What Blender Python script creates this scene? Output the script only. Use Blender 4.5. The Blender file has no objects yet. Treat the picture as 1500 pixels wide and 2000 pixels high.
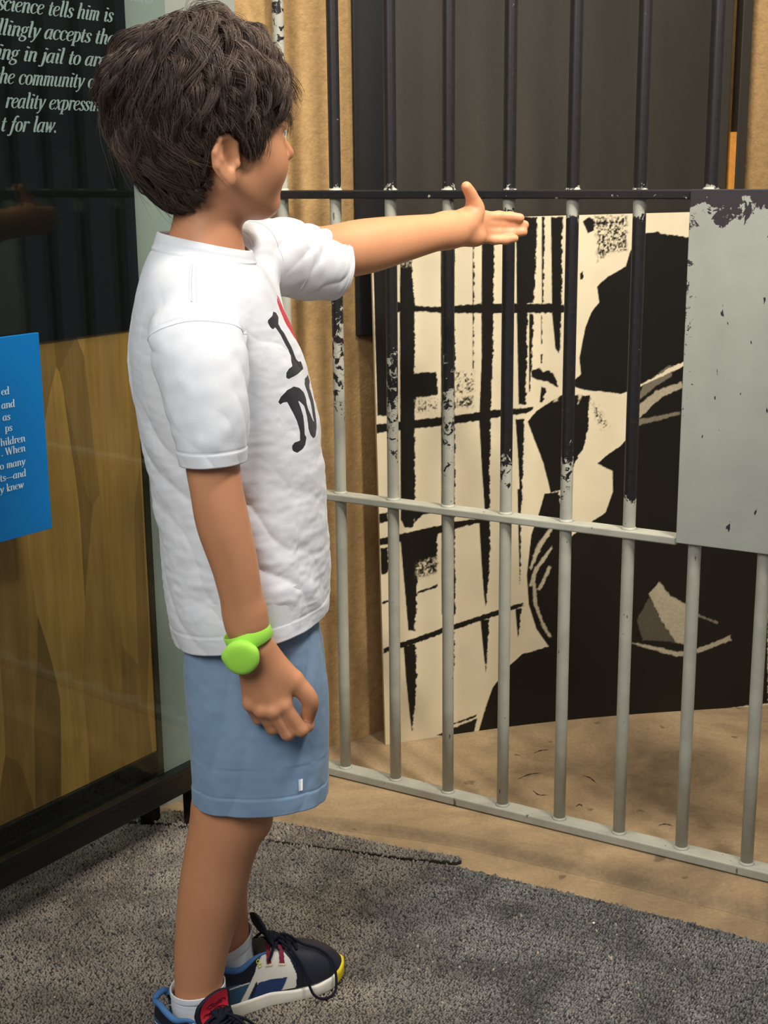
import bpy, bmesh, math, random
import numpy as np
from mathutils import Vector, Matrix, noise
from mathutils.bvhtree import BVHTree

# ------------------------------------------------------------------ camera, world, lights, exposure
SC = bpy.context.scene
COL = SC.collection
cam_d = bpy.data.cameras.new('camera')
cam_d.sensor_fit = 'VERTICAL'
cam_d.sensor_height = 36.0
cam_d.lens = 48.774
cam_d.clip_start = 0.02
cam_o = bpy.data.objects.new('camera', cam_d)
COL.objects.link(cam_o)
_r = (0.99994587, -0.00248756, -0.01010314)
_u = (0.01040488, 0.23906369, 0.97094814)
_f = (0.0, 0.9710007, -0.23907663)
cam_o.matrix_world = Matrix(((_r[0], _u[0], -_f[0], 0.0), (_r[1], _u[1], -_f[1], 0.0),
                             (_r[2], _u[2], -_f[2], 1.105), (0, 0, 0, 1)))
SC.camera = cam_o
SC.view_settings.view_transform = 'Standard'
SC.view_settings.look = 'None'
SC.view_settings.gamma = 1.0
SC.view_settings.use_curve_mapping = False
SC.view_settings.exposure = 0.12

world = bpy.data.worlds.new('world')
SC.world = world
world.use_nodes = True
_bg = world.node_tree.nodes['Background']
_bg.inputs[0].default_value = (0.80, 0.88, 1.0, 1)
_bg.inputs[1].default_value = 0.17

def area(name, loc, target, size, power, color):
    d = bpy.data.lights.new(name, 'AREA')
    d.shape = 'DISK'
    d.size = size
    d.energy = power
    d.color = color
    o = bpy.data.objects.new(name, d)
    COL.objects.link(o)
    o.location = loc
    v = Vector(target) - Vector(loc)
    o.rotation_euler = v.to_track_quat('-Z', 'Y').to_euler()
    return o

area('ceiling_spot_front', (0.75, 1.25, 2.45), (-0.05, 1.95, 0.5), 0.35, 26, (1.0, 0.93, 0.84))
area('ceiling_spot_cell', (0.95, 2.25, 2.5), (0.2, 2.6, 0.6), 0.25, 11, (1.0, 0.86, 0.66))
area('ceiling_spot_wall', (-0.02, 1.95, 2.55), (-0.1, 2.45, 0.7), 0.3, 15, (1.0, 0.88, 0.70))
area('camera_side_fill', (-0.9, -0.5, 2.6), (-0.1, 1.8, 0.6), 1.5, 50, (1.0, 0.97, 0.92))  # unseen soft fill added on the camera side, stands for no fixture

def spot(name, loc, target, cone, blend, radius, power, color):
    d = bpy.data.lights.new(name, 'SPOT')
    d.spot_size = math.radians(cone); d.spot_blend = blend; d.shadow_soft_size = radius; d.energy = power; d.color = color
    o = bpy.data.objects.new(name, d)
    COL.objects.link(o)
    o.location = loc
    o.rotation_euler = (Vector(target) - Vector(loc)).to_track_quat('-Z', 'Y').to_euler()
    return o
spot('track_spot_cell', (1.05, 0.75, 2.5), (0.20, 2.30, 0.98), 34, 0.9, 0.10, 150, (1.0, 0.91, 0.76))

# ------------------------------------------------------------------ helpers
def link(o, parent=None):
    COL.objects.link(o)
    if parent is not None:
        o.parent = parent
    return o

def tag(o, label=None, cat=None, group=None, kind=None):
    if label: o['label'] = label
    if cat: o['category'] = cat
    if group: o['group'] = group
    if kind: o['kind'] = kind
    return o

def empty(name, loc=(0, 0, 0), rz=0.0):
    o = bpy.data.objects.new(name, None)
    o.empty_display_size = 0.1
    o.location = loc
    o.rotation_euler = (0, 0, rz)
    COL.objects.link(o)
    return o

def mesh_np(name, verts, faces, mat=None, parent=None, smooth=True, loc=None):
    """verts (n,3); faces list/array of quads/tris (arrays may be mixed in a list)"""
    me = bpy.data.meshes.new(name)
    verts = np.asarray(verts, dtype=np.float32)
    groups = faces if isinstance(faces, list) and len(faces) and isinstance(faces[0], np.ndarray) and faces[0].ndim == 2 else [np.asarray(faces)]
    loops = []; starts = []; totals = []; off = 0
    for g in groups:
        if len(g) == 0: continue
        k = g.shape[1]
        loops.append(g.reshape(-1)); n = g.shape[0]
        starts.append(off + np.arange(n) * k); totals.append(np.full(n, k)); off += n * k
    loops = np.concatenate(loops).astype(np.int32); starts = np.concatenate(starts).astype(np.int32)
    totals = np.concatenate(totals).astype(np.int32)
    me.vertices.add(len(verts)); me.vertices.foreach_set('co', verts.reshape(-1))
    me.loops.add(len(loops)); me.loops.foreach_set('vertex_index', loops)
    me.polygons.add(len(starts)); me.polygons.foreach_set('loop_start', starts)
    me.polygons.foreach_set('loop_total', totals)
    me.polygons.foreach_set('use_smooth', np.full(len(starts), smooth))
    me.update(calc_edges=True); me.validate()
    if mat: me.materials.append(mat)
    o = bpy.data.objects.new(name, me)
    if loc is not None: o.location = loc
    return link(o, parent)

def bm_obj(name, bm, mat=None, parent=None, smooth=False, loc=None, rz=None):
    me = bpy.data.meshes.new(name)
    bm.normal_update()
    bm.to_mesh(me); bm.free()
    if smooth:
        for p in me.polygons: p.use_smooth = True
    if mat: me.materials.append(mat)
    o = bpy.data.objects.new(name, me)
    if loc is not None: o.location = loc
    if rz is not None: o.rotation_euler = (0, 0, rz)
    return link(o, parent)

def box_bm(x0, x1, y0, y1, z0, z1, bev=0.0, seg=2):
    bm = bmesh.new()
    bmesh.ops.create_cube(bm, size=1.0)
    for v in bm.verts:
        v.co = Vector(((x0 + x1) / 2 + v.co.x * (x1 - x0), (y0 + y1) / 2 + v.co.y * (y1 - y0), (z0 + z1) / 2 + v.co.z * (z1 - z0)))
    if bev > 0:
        bmesh.ops.bevel(bm, geom=list(bm.edges), offset=bev, segments=seg, profile=0.5, affect='EDGES')
    return bm

def box(name, dims, mat, parent=None, bev=0.0, loc=None, rz=None, smooth=False):
    return bm_obj(name, box_bm(*dims, bev=bev), mat, parent, smooth=smooth, loc=loc, rz=rz)

def smoothstep(a, b, x):
    t = np.clip((x - a) / (b - a), 0, 1)
    return t * t * (3 - 2 * t)

def catmull(pts, n):
    """pts (k,d) -> n samples through them"""
    P = np.asarray(pts, dtype=float)
    k = len(P)
    if k == 2:
        t = np.linspace(0, 1, n)[:, None]
        return P[0] * (1 - t) + P[1] * t
    Q = np.vstack([2 * P[0] - P[1], P, 2 * P[-1] - P[-2]])
    t = np.linspace(0, k - 1 - 1e-9, n); i = t.astype(int); u = (t - i)[:, None]
    a, b, c, d = Q[i], Q[i + 1], Q[i + 2], Q[i + 3]
    return 0.5 * ((2 * b) + (-a + c) * u + (2 * a - 5 * b + 4 * c - d) * u ** 2 + (-a + 3 * b - 3 * c + d) * u ** 3)

def grid_faces(nr, nc, wrap=True, off=0):
    r = np.arange(nr - 1)[:, None]; c = np.arange(nc if wrap else nc - 1)[None, :]
    c2 = (c + 1) % nc
    f = np.stack([r * nc + c, r * nc + c2, (r + 1) * nc + c2, (r + 1) * nc + c], -1).reshape(-1, 4)
    return f + off

def tube_np(path, rad, nseg=8, caps=True):
    """swept round tube along path (n,3); rad scalar or (n,)"""
    P = np.asarray(path, float); n = len(P)
    R = np.full(n, rad) if np.isscalar(rad) else np.asarray(rad, float)
    T = np.gradient(P, axis=0); T /= np.linalg.norm(T, axis=1)[:, None] + 1e-12
    N = np.zeros_like(P)
    a = np.array([0, 0, 1.0]) if abs(T[0][2]) < 0.9 else np.array([1.0, 0, 0])
    N[0] = a - T[0] * (a @ T[0]); N[0] /= np.linalg.norm(N[0])
    for i in range(1, n):
        v = N[i - 1] - T[i] * (N[i - 1] @ T[i]); N[i] = v / (np.linalg.norm(v) + 1e-12)
    Bn = np.cross(T, N)
    th = np.linspace(0, 2 * np.pi, nseg, endpoint=False)
    V = P[:, None, :] + R[:, None, None] * (np.cos(th)[None, :, None] * N[:, None, :] + np.sin(th)[None, :, None] * Bn[:, None, :])
    V = V.reshape(-1, 3); F = [grid_faces(n, nseg)]
    if caps:
        V = np.vstack([V, P[:1], P[-1:]])
        i = np.arange(nseg); j = (i + 1) % nseg
        F.append(np.stack([np.full(nseg, n * nseg), j, i], -1))
        b = (n - 1) * nseg
        F.append(np.stack([np.full(nseg, n * nseg + 1), b + i, b + j], -1))
    return V, F

def join_np(parts):
    V = []; F4 = []; F3 = []; off = 0
    for v, fs in parts:
        for f in (fs if isinstance(fs, list) else [fs]):
            (F4 if f.shape[1] == 4 else F3).append(f + off)
        V.append(v); off += len(v)
    out = []
    if F4: out.append(np.concatenate(F4))
    if F3: out.append(np.concatenate(F3))
    return np.concatenate(V), out

# ------------------------------------------------------------------ materials
def mat(name):
    m = bpy.data.materials.new(name)
    m.use_nodes = True
    nt = m.node_tree
    return m, nt, nt.nodes['Principled BSDF']

def nd(nt, typ, **kw):
    n = nt.nodes.new(typ)
    for k, v in kw.items():
        if k in n.inputs: n.inputs[k].default_value = v
        else: setattr(n, k, v)
    return n

def lk(nt, a, b):
    nt.links.new(a, b)

def ramp(nt, fac, stops, interp='LINEAR'):
    r = nt.nodes.new('ShaderNodeValToRGB')
    r.color_ramp.interpolation = interp
    e = r.color_ramp.elements
    while len(e) < len(stops): e.new(0.5)
    for el, (p, c) in zip(e, stops):
        el.position = p
        el.color = (c[0], c[1], c[2], 1) if not np.isscalar(c) else (c, c, c, 1)
    lk(nt, fac, r.inputs[0])
    return r.outputs[0]

def math_n(nt, op, a, b=None, c=None, clamp=False):
    n = nt.nodes.new('ShaderNodeMath'); n.operation = op; n.use_clamp = clamp
    for i, v in enumerate((a, b, c)):
        if v is None: continue
        if isinstance(v, (int, float)): n.inputs[i].default_value = v
        else: lk(nt, v, n.inputs[i])
    return n.outputs[0]

def mix_c(nt, fac, a, b):
    n = nt.nodes.new('ShaderNodeMix'); n.data_type = 'RGBA'
    for sock, v in ((n.inputs[0], fac), (n.inputs[6], a), (n.inputs[7], b)):
        if isinstance(v, (int, float)): sock.default_value = v
        elif isinstance(v, tuple): sock.default_value = (v[0], v[1], v[2], 1)
        else: lk(nt, v, sock)
    return n.outputs[2]

def coords(nt, scale=(1, 1, 1), rot=(0, 0, 0), loc=(0, 0, 0)):
    tc = nt.nodes.new('ShaderNodeTexCoord'); mp = nt.nodes.new('ShaderNodeMapping')
    mp.inputs['Scale'].default_value = scale; mp.inputs['Rotation'].default_value = rot; mp.inputs['Location'].default_value = loc
    lk(nt, tc.outputs['Object'], mp.inputs[0])
    return mp.outputs[0]

def noise_n(nt, vec, scale, detail=4, rough=0.55, dist=0.0):
    n = nt.nodes.new('ShaderNodeTexNoise')
    n.inputs['Scale'].default_value = scale; n.inputs['Detail'].default_value = detail
    n.inputs['Roughness'].default_value = rough; n.inputs['Distortion'].default_value = dist
    lk(nt, vec, n.inputs['Vector'])
    return n.outputs[0]

def bump(nt, bsdf, h, strength=0.3, dist=0.002):
    b = nt.nodes.new('ShaderNodeBump')
    b.inputs['Strength'].default_value = strength; b.inputs['Distance'].default_value = dist
    lk(nt, h, b.inputs['Height']); lk(nt, b.outputs[0], bsdf.inputs['Normal'])

def setc(bsdf, c, rough=0.5, spec=0.5, metal=0.0):
    if c is not None: bsdf.inputs['Base Color'].default_value = (c[0], c[1], c[2], 1)
    bsdf.inputs['Roughness'].default_value = rough
    bsdf.inputs['Specular IOR Level'].default_value = spec
    bsdf.inputs['Metallic'].default_value = metal

def S(r, g, b):
    """sRGB 0-255 -> linear"""
    def f(v):
        v /= 255.0
        return v / 12.92 if v <= 0.04045 else ((v + 0.055) / 1.055) ** 2.4
    return (f(r), f(g), f(b))

def plain(name, c, rough=0.5, spec=0.5, bs=0.0, bscale=300, var=0.0, vscale=40):
    m, nt, b = mat(name); setc(b, c, rough, spec)
    if bs > 0 or var > 0:
        v = coords(nt)
        if bs > 0: bump(nt, b, noise_n(nt, v, bscale, 3), bs, 0.001)
        if var > 0:
            n = noise_n(nt, v, vscale, 4)
            lk(nt, ramp(nt, n, [(0.3, tuple(x * (1 - var) for x in c)), (0.7, tuple(min(1, x * (1 + var)) for x in c))]), b.inputs['Base Color'])
    return m

def vcol_mat(name, rough=0.6, spec=0.4, bs=0.0, bscale=300):
    m, nt, b = mat(name); setc(b, None, rough, spec)
    a = nt.nodes.new('ShaderNodeAttribute'); a.attribute_name = 'Col'
    lk(nt, a.outputs['Color'], b.inputs['Base Color'])
    if bs > 0: bump(nt, b, noise_n(nt, coords(nt), bscale, 3), bs, 0.001)
    return m

def set_col(o, rgb):
    me = o.data
    a = me.color_attributes.new('Col', 'FLOAT_COLOR', 'POINT')
    d = np.ones((len(me.vertices), 4), dtype=np.float32); d[:, :3] = rgb
    a.data.foreach_set('color', d.reshape(-1))

M = {}
# tan plaster
m, nt, b = mat('tan_plaster'); setc(b, None, 0.85, 0.25)
v = coords(nt); vs = coords(nt, (2.0, 2.0, 0.8))
c1 = ramp(nt, noise_n(nt, vs, 2.2, 5, 0.6), [(0.25, S(162, 130, 86)), (0.52, S(176, 143, 97)), (0.80, S(186, 153, 107))])
sp = ramp(nt, noise_n(nt, v, 55, 4, 0.7), [(0.35, 0.80), (0.6, 1.0)])
mm = nd(nt, 'ShaderNodeMix', data_type='RGBA', blend_type='MULTIPLY'); mm.inputs[0].default_value = 1
lk(nt, c1, mm.inputs[6]); lk(nt, sp, mm.inputs[7]); lk(nt, mm.outputs[2], b.inputs['Base Color'])
hh = math_n(nt, 'ADD', noise_n(nt, v, 38, 5, 0.65), math_n(nt, 'MULTIPLY', noise_n(nt, v, 170, 3), 0.5))
bump(nt, b, hh, 0.5, 0.004)
M['tan'] = m
m, nt, b = mat('grey_green_wall'); setc(b, None, 0.8, 0.3)
v = coords(nt)
lk(nt, ramp(nt, noise_n(nt, v, 3, 4), [(0.3, S(140, 145, 139)), (0.7, S(152, 156, 149))]), b.inputs['Base Color'])
bump(nt, b, noise_n(nt, v, 120, 3), 0.08, 0.002)
M['grey_wall'] = m
# concrete
m, nt, b = mat('stained_concrete'); setc(b, None, 0.75, 0.3)
v = coords(nt)
big = noise_n(nt, v, 3.2, 6, 0.62, 0.6)
c1 = ramp(nt, big, [(0.30, S(110, 94, 74)), (0.44, S(148, 126, 97)), (0.57, S(172, 148, 114)), (0.75, S(192, 169, 136))])
st = ramp(nt, noise_n(nt, v, 9, 5, 0.6, 0.4), [(0.28, 0.62), (0.45, 1.0)])
fine = ramp(nt, noise_n(nt, v, 160, 3, 0.7), [(0.35, 0.86), (0.65, 1.06)])
m1 = nd(nt, 'ShaderNodeMix', data_type='RGBA', blend_type='MULTIPLY'); m1.inputs[0].default_value = 0.7
lk(nt, c1, m1.inputs[6]); lk(nt, st, m1.inputs[7])
m2 = nd(nt, 'ShaderNodeMix', data_type='RGBA', blend_type='MULTIPLY'); m2.inputs[0].default_value = 1
lk(nt, m1.outputs[2], m2.inputs[6]); lk(nt, fine, m2.inputs[7])
vo = nd(nt, 'ShaderNodeTexNoise'); vo.inputs['Scale'].default_value = 24; vo.inputs['Detail'].default_value = 2
lk(nt, v, vo.inputs['Vector'])
spk = ramp(nt, vo.outputs[0], [(0.70, 0.0), (0.74, 1.0)])
cfin = mix_c(nt, math_n(nt, 'MULTIPLY', spk, 0.55), m2.outputs[2], S(70, 58, 46))
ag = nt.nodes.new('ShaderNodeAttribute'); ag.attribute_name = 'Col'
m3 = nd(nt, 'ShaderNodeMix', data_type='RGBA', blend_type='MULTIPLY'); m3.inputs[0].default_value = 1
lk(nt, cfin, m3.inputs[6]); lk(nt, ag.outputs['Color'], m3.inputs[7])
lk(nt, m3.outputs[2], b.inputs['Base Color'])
bump(nt, b, noise_n(nt, v, 60, 5, 0.65), 0.12, 0.004)
M['concrete'] = m
# painted bars: grey below, black above, ragged chipped transition at the object's own paint height
def paint_mat(name, bar=True):
    m, nt, b = mat(name)
    geo = nt.nodes.new('ShaderNodeTexCoord')
    sep = nt.nodes.new('ShaderNodeSeparateXYZ'); lk(nt, geo.outputs['Object'], sep.inputs[0])
    inf = nt.nodes.new('ShaderNodeObjectInfo')
    mp = nt.nodes.new('ShaderNodeVectorMath'); mp.operation = 'ADD'
    lk(nt, geo.outputs['Object'], mp.inputs[0]); lk(nt, inf.outputs['Location'], mp.inputs[1])
    def att(k):
        a = nt.nodes.new('ShaderNodeAttribute'); a.attribute_type = 'OBJECT'; a.attribute_name = k
        return a.outputs['Fac']
    z = sep.outputs[2]
    n1 = noise_n(nt, mp.outputs[0], 70, 6, 0.7, 0.5)
    n2 = noise_n(nt, mp.outputs[0], 150, 4, 0.65)
    # black amount: 1 above paint_hi, 0 below paint_lo, chips between
    t = math_n(nt, 'DIVIDE', math_n(nt, 'SUBTRACT', z, att('paint_lo')), math_n(nt, 'SUBTRACT', att('paint_hi'), att('paint_lo')))
    t = math_n(nt, 'MULTIPLY_ADD', math_n(nt, 'SUBTRACT', t, 0.5), 0.42, 0.5)
    t = math_n(nt, 'MINIMUM', math_n(nt, 'MAXIMUM', t, 0.2), 0.8)
    blk = math_n(nt, 'GREATER_THAN', t, math_n(nt, 'MULTIPLY_ADD', math_n(nt, 'SUBTRACT', n1, 0.5), 1.5, 0.5))
    # bare grey collars just above and below the eye-level rail
    dz = math_n(nt, 'ABSOLUTE', math_n(nt, 'SUBTRACT', z, att('collar_z')))
    lim = math_n(nt, 'MULTIPLY_ADD', math_n(nt, 'SUBTRACT', n1, 0.5), 0.07, att('collar_h'))
    col = math_n(nt, 'LESS_THAN', dz, lim)
    blk = math_n(nt, 'MULTIPLY', blk, math_n(nt, 'SUBTRACT', 1.0, col))
    grey = ramp(nt, noise_n(nt, mp.outputs[0], 25, 4), [(0.3, S(158, 158, 146)), (0.7, S(174, 174, 162))])
    # little nicks in the grey paint
    st = nt.nodes.new('ShaderNodeMapping'); st.inputs['Scale'].default_value = (90, 90, 28)
    lk(nt, mp.outputs[0], st.inputs[0])
    nk = nt.nodes.new('ShaderNodeTexNoise'); nk.inputs['Scale'].default_value = 1.0; nk.inputs['Detail'].default_value = 3
    lk(nt, st.outputs[0], nk.inputs['Vector'])
    nick = ramp(nt, nk.outputs[0], [(0.705, 0.0), (0.725, 1.0)])
    g2 = mix_c(nt, math_n(nt, 'MULTIPLY', nick, 0.8), grey, S(62, 58, 54))
    black = ramp(nt, n2, [(0.3, S(24, 23, 25)), (0.7, S(35, 32, 35))])
    lk(nt, mix_c(nt, blk, g2, black), b.inputs['Base Color'])
    lk(nt, math_n(nt, 'MULTIPLY_ADD', blk, -0.12, 0.5), b.inputs['Roughness'])
    b.inputs['Specular IOR Level'].default_value = 0.45
    bump(nt, b, math_n(nt, 'ADD', math_n(nt, 'MULTIPLY', blk, 1.0), math_n(nt, 'MULTIPLY', n2, 0.15)), 0.35, 0.0008)
    return m
M['bar_paint'] = paint_mat('chipped_bar_paint')
# black laminate of the cell back wall
m, nt, b = mat('dark_wall_panel'); setc(b, None, 0.42, 0.4)
v = coords(nt); vs = coords(nt, (5, 5, 0.5))
lk(nt, ramp(nt, noise_n(nt, vs, 2.5, 4), [(0.3, S(46, 42, 36)), (0.7, S(60, 55, 47))]), b.inputs['Base Color'])
nk = ramp(nt, noise_n(nt, v, 300, 2), [(0.4, 0.40), (0.7, 0.52)]); lk(nt, nk, b.inputs['Roughness'])
M['dark_panel'] = m
M['black_board'] = plain('black_board', S(24, 24, 25), 0.4, 0.4, 0.05, 90)
M['black_gloss'] = plain('black_frame_paint', S(14, 14, 13), 0.25, 0.5)
M['tape'] = plain('orange_bare_wood', S(206, 140, 62), 0.7, 0.3, 0.2, 200, 0.2, 60)
M['white_chip'] = plain('white_chip', S(235, 232, 222), 0.6, 0.3)
# wood
m, nt, b = mat('brown_wood_board'); setc(b, None, 0.45, 0.4)
v = coords(nt, (1, 1, 0.16)); v2 = coords(nt, (1, 1, 0.05))
w = noise_n(nt, v, 11, 2.0, 0.5, 1.4)
cells = nt.nodes.new('ShaderNodeTexVoronoi'); cells.inputs['Scale'].default_value = 13; cells.inputs['Randomness'].default_value = 1.0
vz = coords(nt, (1.0, 1.0, 0.17)); 
dm = nt.nodes.new('ShaderNodeVectorMath'); dm.operation = 'ADD'
dn = nt.nodes.new('ShaderNodeTexNoise'); dn.inputs['Scale'].default_value = 7; lk(nt, vz, dn.inputs['Vector'])
sc_ = nt.nodes.new('ShaderNodeVectorMath'); sc_.operation = 'SCALE'; sc_.inputs['Scale'].default_value = 0.045
lk(nt, dn.outputs['Color'], sc_.inputs[0]); lk(nt, vz, dm.inputs[0]); lk(nt, sc_.outputs[0], dm.inputs[1])
lk(nt, dm.outputs[0], cells.inputs['Vector'])
cr = nt.nodes.new('ShaderNodeSeparateColor'); lk(nt, cells.outputs['Color'], cr.inputs[0])
fl = ramp(nt, math_n(nt, 'ADD', math_n(nt, 'MULTIPLY', cr.outputs[0], 0.55), math_n(nt, 'MULTIPLY', w, 0.6)),
          [(0.30, S(134, 90, 48)), (0.50, S(178, 120, 62)), (0.66, S(206, 140, 72)), (0.86, S(244, 172, 92))])
gr = ramp(nt, noise_n(nt, v2, 120, 4, 0.7), [(0.3, 0.80), (0.7, 1.08)])
mm = nd(nt, 'ShaderNodeMix', data_type='RGBA', blend_type='MULTIPLY'); mm.inputs[0].default_value = 1
lk(nt, fl, mm.inputs[6]); lk(nt, gr, mm.inputs[7]); lk(nt, mm.outputs[2], b.inputs['Base Color'])
M['wood'] = m
# glass: thin tinted pane
m, nt, b = mat('tinted_glass')
out = nt.nodes['Material Output']
tr = nt.nodes.new('ShaderNodeBsdfTransparent'); tr.inputs[0].default_value = (0.80, 0.88, 0.86, 1)
gl = nt.nodes.new('ShaderNodeBsdfGlossy'); gl.inputs['Roughness'].default_value = 0.02; gl.inputs[0].default_value = (1, 1, 1, 1)
fr = nt.nodes.new('ShaderNodeFresnel')
gg = nt.nodes.new('ShaderNodeNewGeometry')
lk(nt, math_n(nt, 'MULTIPLY_ADD', gg.outputs['Backfacing'], 1 / 1.5 - 1.5, 1.5), fr.inputs[0])
ms = nt.nodes.new('ShaderNodeMixShader')
lk(nt, math_n(nt, 'MULTIPLY', fr.outputs[0], 0.5), ms.inputs[0]); lk(nt, tr.outputs[0], ms.inputs[1]); lk(nt, gl.outputs[0], ms.inputs[2])
lk(nt, ms.outputs[0], out.inputs[0])
M['glass'] = m
M['letter_grey'] = plain('pale_grey_lettering', S(116, 136, 133), 0.6, 0.3)
M['blue'] = plain('blue_placard', S(0, 112, 184), 0.45, 0.35)
M['letter_white'] = plain('white_lettering', S(200, 226, 240), 0.6, 0.3)
# ------------------------------------------------------------------ the setting
def wall_seg(name, a, b, z0, z1, th, m, kind='structure'):
    """upright slab whose front face runs from a to b (xy); thickness goes away from the camera side"""
    a = Vector((a[0], a[1], 0)); b = Vector((b[0], b[1], 0)); d = (b - a)
    o = box(name, (0, d.length, 0, th, z0, z1), m, loc=a, rz=math.atan2(d.y, d.x))
    return tag(o, kind=kind)

# raised cell floor with a rounded lip, lower apron in front
LIP = [(-0.75, 2.52), (-0.205, 2.263), (-0.05, 2.212), (0.125, 2.152), (0.34, 2.04), (0.578, 1.905), (0.9, 1.715), (2.0, 1.07)]
bm = bmesh.new()
prof = [(-0.035, 0.012), (0.0, 0.012), (0.004, 0.0118), (0.009, 0.0105), (0.015, 0.006), (0.021, 0.0015), (0.027, 0.0003)]
lipc = catmull(LIP, 60)
tang = np.gradient(lipc, axis=0); tang /= np.linalg.norm(tang, axis=1)[:, None]
nor = np.stack([tang[:, 1], -tang[:, 0]], 1)        # towards the camera
rows = []
lip_tone = [1.0, 1.0, 0.86, 0.74, 0.62, 0.60, 0.64, 0.80]  # floor colour factor per row, lowest across the slope of the lip
rows.append([bm.verts.new((p[0] + 1.2 * 0.45, p[1] + 1.2, 0.012)) for p in lipc])
for off, z in prof:
    rows.append([bm.verts.new((p[0] + n[0] * off, p[1] + n[1] * off, z)) for p, n in zip(lipc, nor)])
for r0, r1 in zip(rows[:-1], rows[1:]):
    for i in range(len(lipc) - 1):
        bm.faces.new((r0[i], r0[i + 1], r1[i + 1], r1[i]))
bmesh.ops.recalc_face_normals(bm, faces=bm.faces)
if sum(f.normal.z for f in bm.faces) < 0: bmesh.ops.reverse_faces(bm, faces=bm.faces)
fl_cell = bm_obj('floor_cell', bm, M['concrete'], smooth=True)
_g = np.repeat(np.array(lip_tone), len(lipc))
_g = 1 - (1 - _g) * (0.55 + 0.6 * np.tile(np.array([noise.noise(Vector((p[0] * 9, p[1] * 9, 0.3))) + .5 for p in lipc]), len(lip_tone)))
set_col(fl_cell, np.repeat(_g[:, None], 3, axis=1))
tag(fl_cell, kind='structure')
fl = box('floor', (-3.0, 3.0, -1.5, 4.2, -0.10, 0.0), M['concrete'])
set_col(fl, np.ones((8, 3)))
tag(fl, kind='structure')

M['scuff'] = plain('dark_scuff', S(52, 42, 34), 0.8, 0.2)
for sc_ in ([(0.24, 2.365), (0.266, 2.387), (0.293, 2.393)], [(0.283, 2.482), (0.3, 2.496), (0.318, 2.498)], [(0.264, 2.319), (0.273, 2.3), (0.291, 2.299)],
            [(0.363, 2.38), (0.375, 2.369), (0.384, 2.344)], [(0.333, 2.251), (0.341, 2.259), (0.345, 2.25)], [(0.463, 2.175), (0.477, 2.18), (0.489, 2.172)]):
    c_ = catmull(np.array(sc_), 20); t_ = np.gradient(c_, axis=0); t_ /= np.linalg.norm(t_, axis=1)[:, None]
    w_ = .0016 * np.sin(np.linspace(.05, 3.09, 20))[:, None] * (1 + .4 * np.sin(np.linspace(0, 19, 20)))[:, None]
    n_ = np.stack([-t_[:, 1], t_[:, 0]], 1)
    vv = np.stack([c_ + n_ * w_, c_ - n_ * w_], 1).reshape(-1, 2)
    mesh_np('scuff_mark', np.c_[vv, np.full(len(vv), .01235)], grid_faces(20, 2, wrap=False), M['scuff'], fl_cell, smooth=False)

wall_seg('wall_left', (-1.90, 1.124), (-0.238, 2.4225), -0.001, 2.7, 0.12, M['grey_wall'])
wall_seg('wall_cell_left', (-0.238, 2.4225), (0.075, 2.667), -0.001, 2.7, 0.12, M['tan'])
_n = Vector((-math.sin(math.radians(13.8)), math.cos(math.radians(13.8)), 0))
_d = Vector((math.cos(math.radians(13.8)), math.sin(math.radians(13.8)), 0))
BK = Vector((-0.0246, 2.6272, 0.012))
wall_seg('wall_cell_back', (BK + _d * 0.0 + _n * 0.03)[:2], (BK + _d * 1.9 + _n * 0.03)[:2], 0.0, 2.7, 0.12, M['tan'])
_a = BK + _d * 0.755 - _n * 0.03; _b = BK + _d * 1.5 - _n * 0.03
pil = bm_obj('trim_1', box_bm(0, 0.75, 0, 0.058, 0.0, 2.7, 0.022, 5), M['tan'], loc=(_a.x, _a.y, 0.012), rz=math.radians(13.8), smooth=True)
tag(pil, kind='structure')

# dark panels hung in front of the cell back wall
def on_back(s, off=0.0, z=0.0):
    p = BK + _d * s + _n * off
    return (p.x, p.y, z)
t = empty('wall_panel', on_back(0.027, -0.035, 0.62), math.radians(13.8))
tag(t, 'large dark brown wall panel on the cell back wall, behind the leaning photo board', 'wall panel')
box('board', (0, 0.679, 0, 0.028, 0.0, 2.05), M['dark_panel'], t, bev=0.002)
st_ = box('chipped_edge', (0.684, 0.697, 0.0, 0.02, 0.0, 0.550), M['tape'], t)
tag(st_, 'strip of bare orange wood at the panel edge')
for (x, z, h) in ((0.475, 0.815, 0.012), (0.512, 0.79, 0.02)):
    bm = bmesh.new(); bmesh.ops.create_uvsphere(bm, u_segments=8, v_segments=6, radius=1)
    for v in bm.verts: v.co = Vector((x + v.co.x * 0.002, -0.0005 + v.co.y * 0.001, z + v.co.z * h * 0.5))
    bm_obj('paint_chip', bm, M['tape'], t)
t = box('wall_panel', (0, 0.021, 0, 0.028, 0.0, 1.95), M['dark_panel'], loc=on_back(0.725, -0.035, 0.62), rz=math.radians(13.8), bev=0.002)
tag(t, 'narrow dark strip of panelling between the open seam and the tan pilaster', 'wall panel')
t = box('panel_post', (0, 0.060, 0, 0.03, 0.0, 1.8), M['black_board'], loc=(-0.0465, 2.562, 0.807), rz=math.radians(13.8), bev=0.004, smooth=False)
tag(t, 'black upright post on the tan wall, ending above the floor left of the photo board', 'post')

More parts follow.
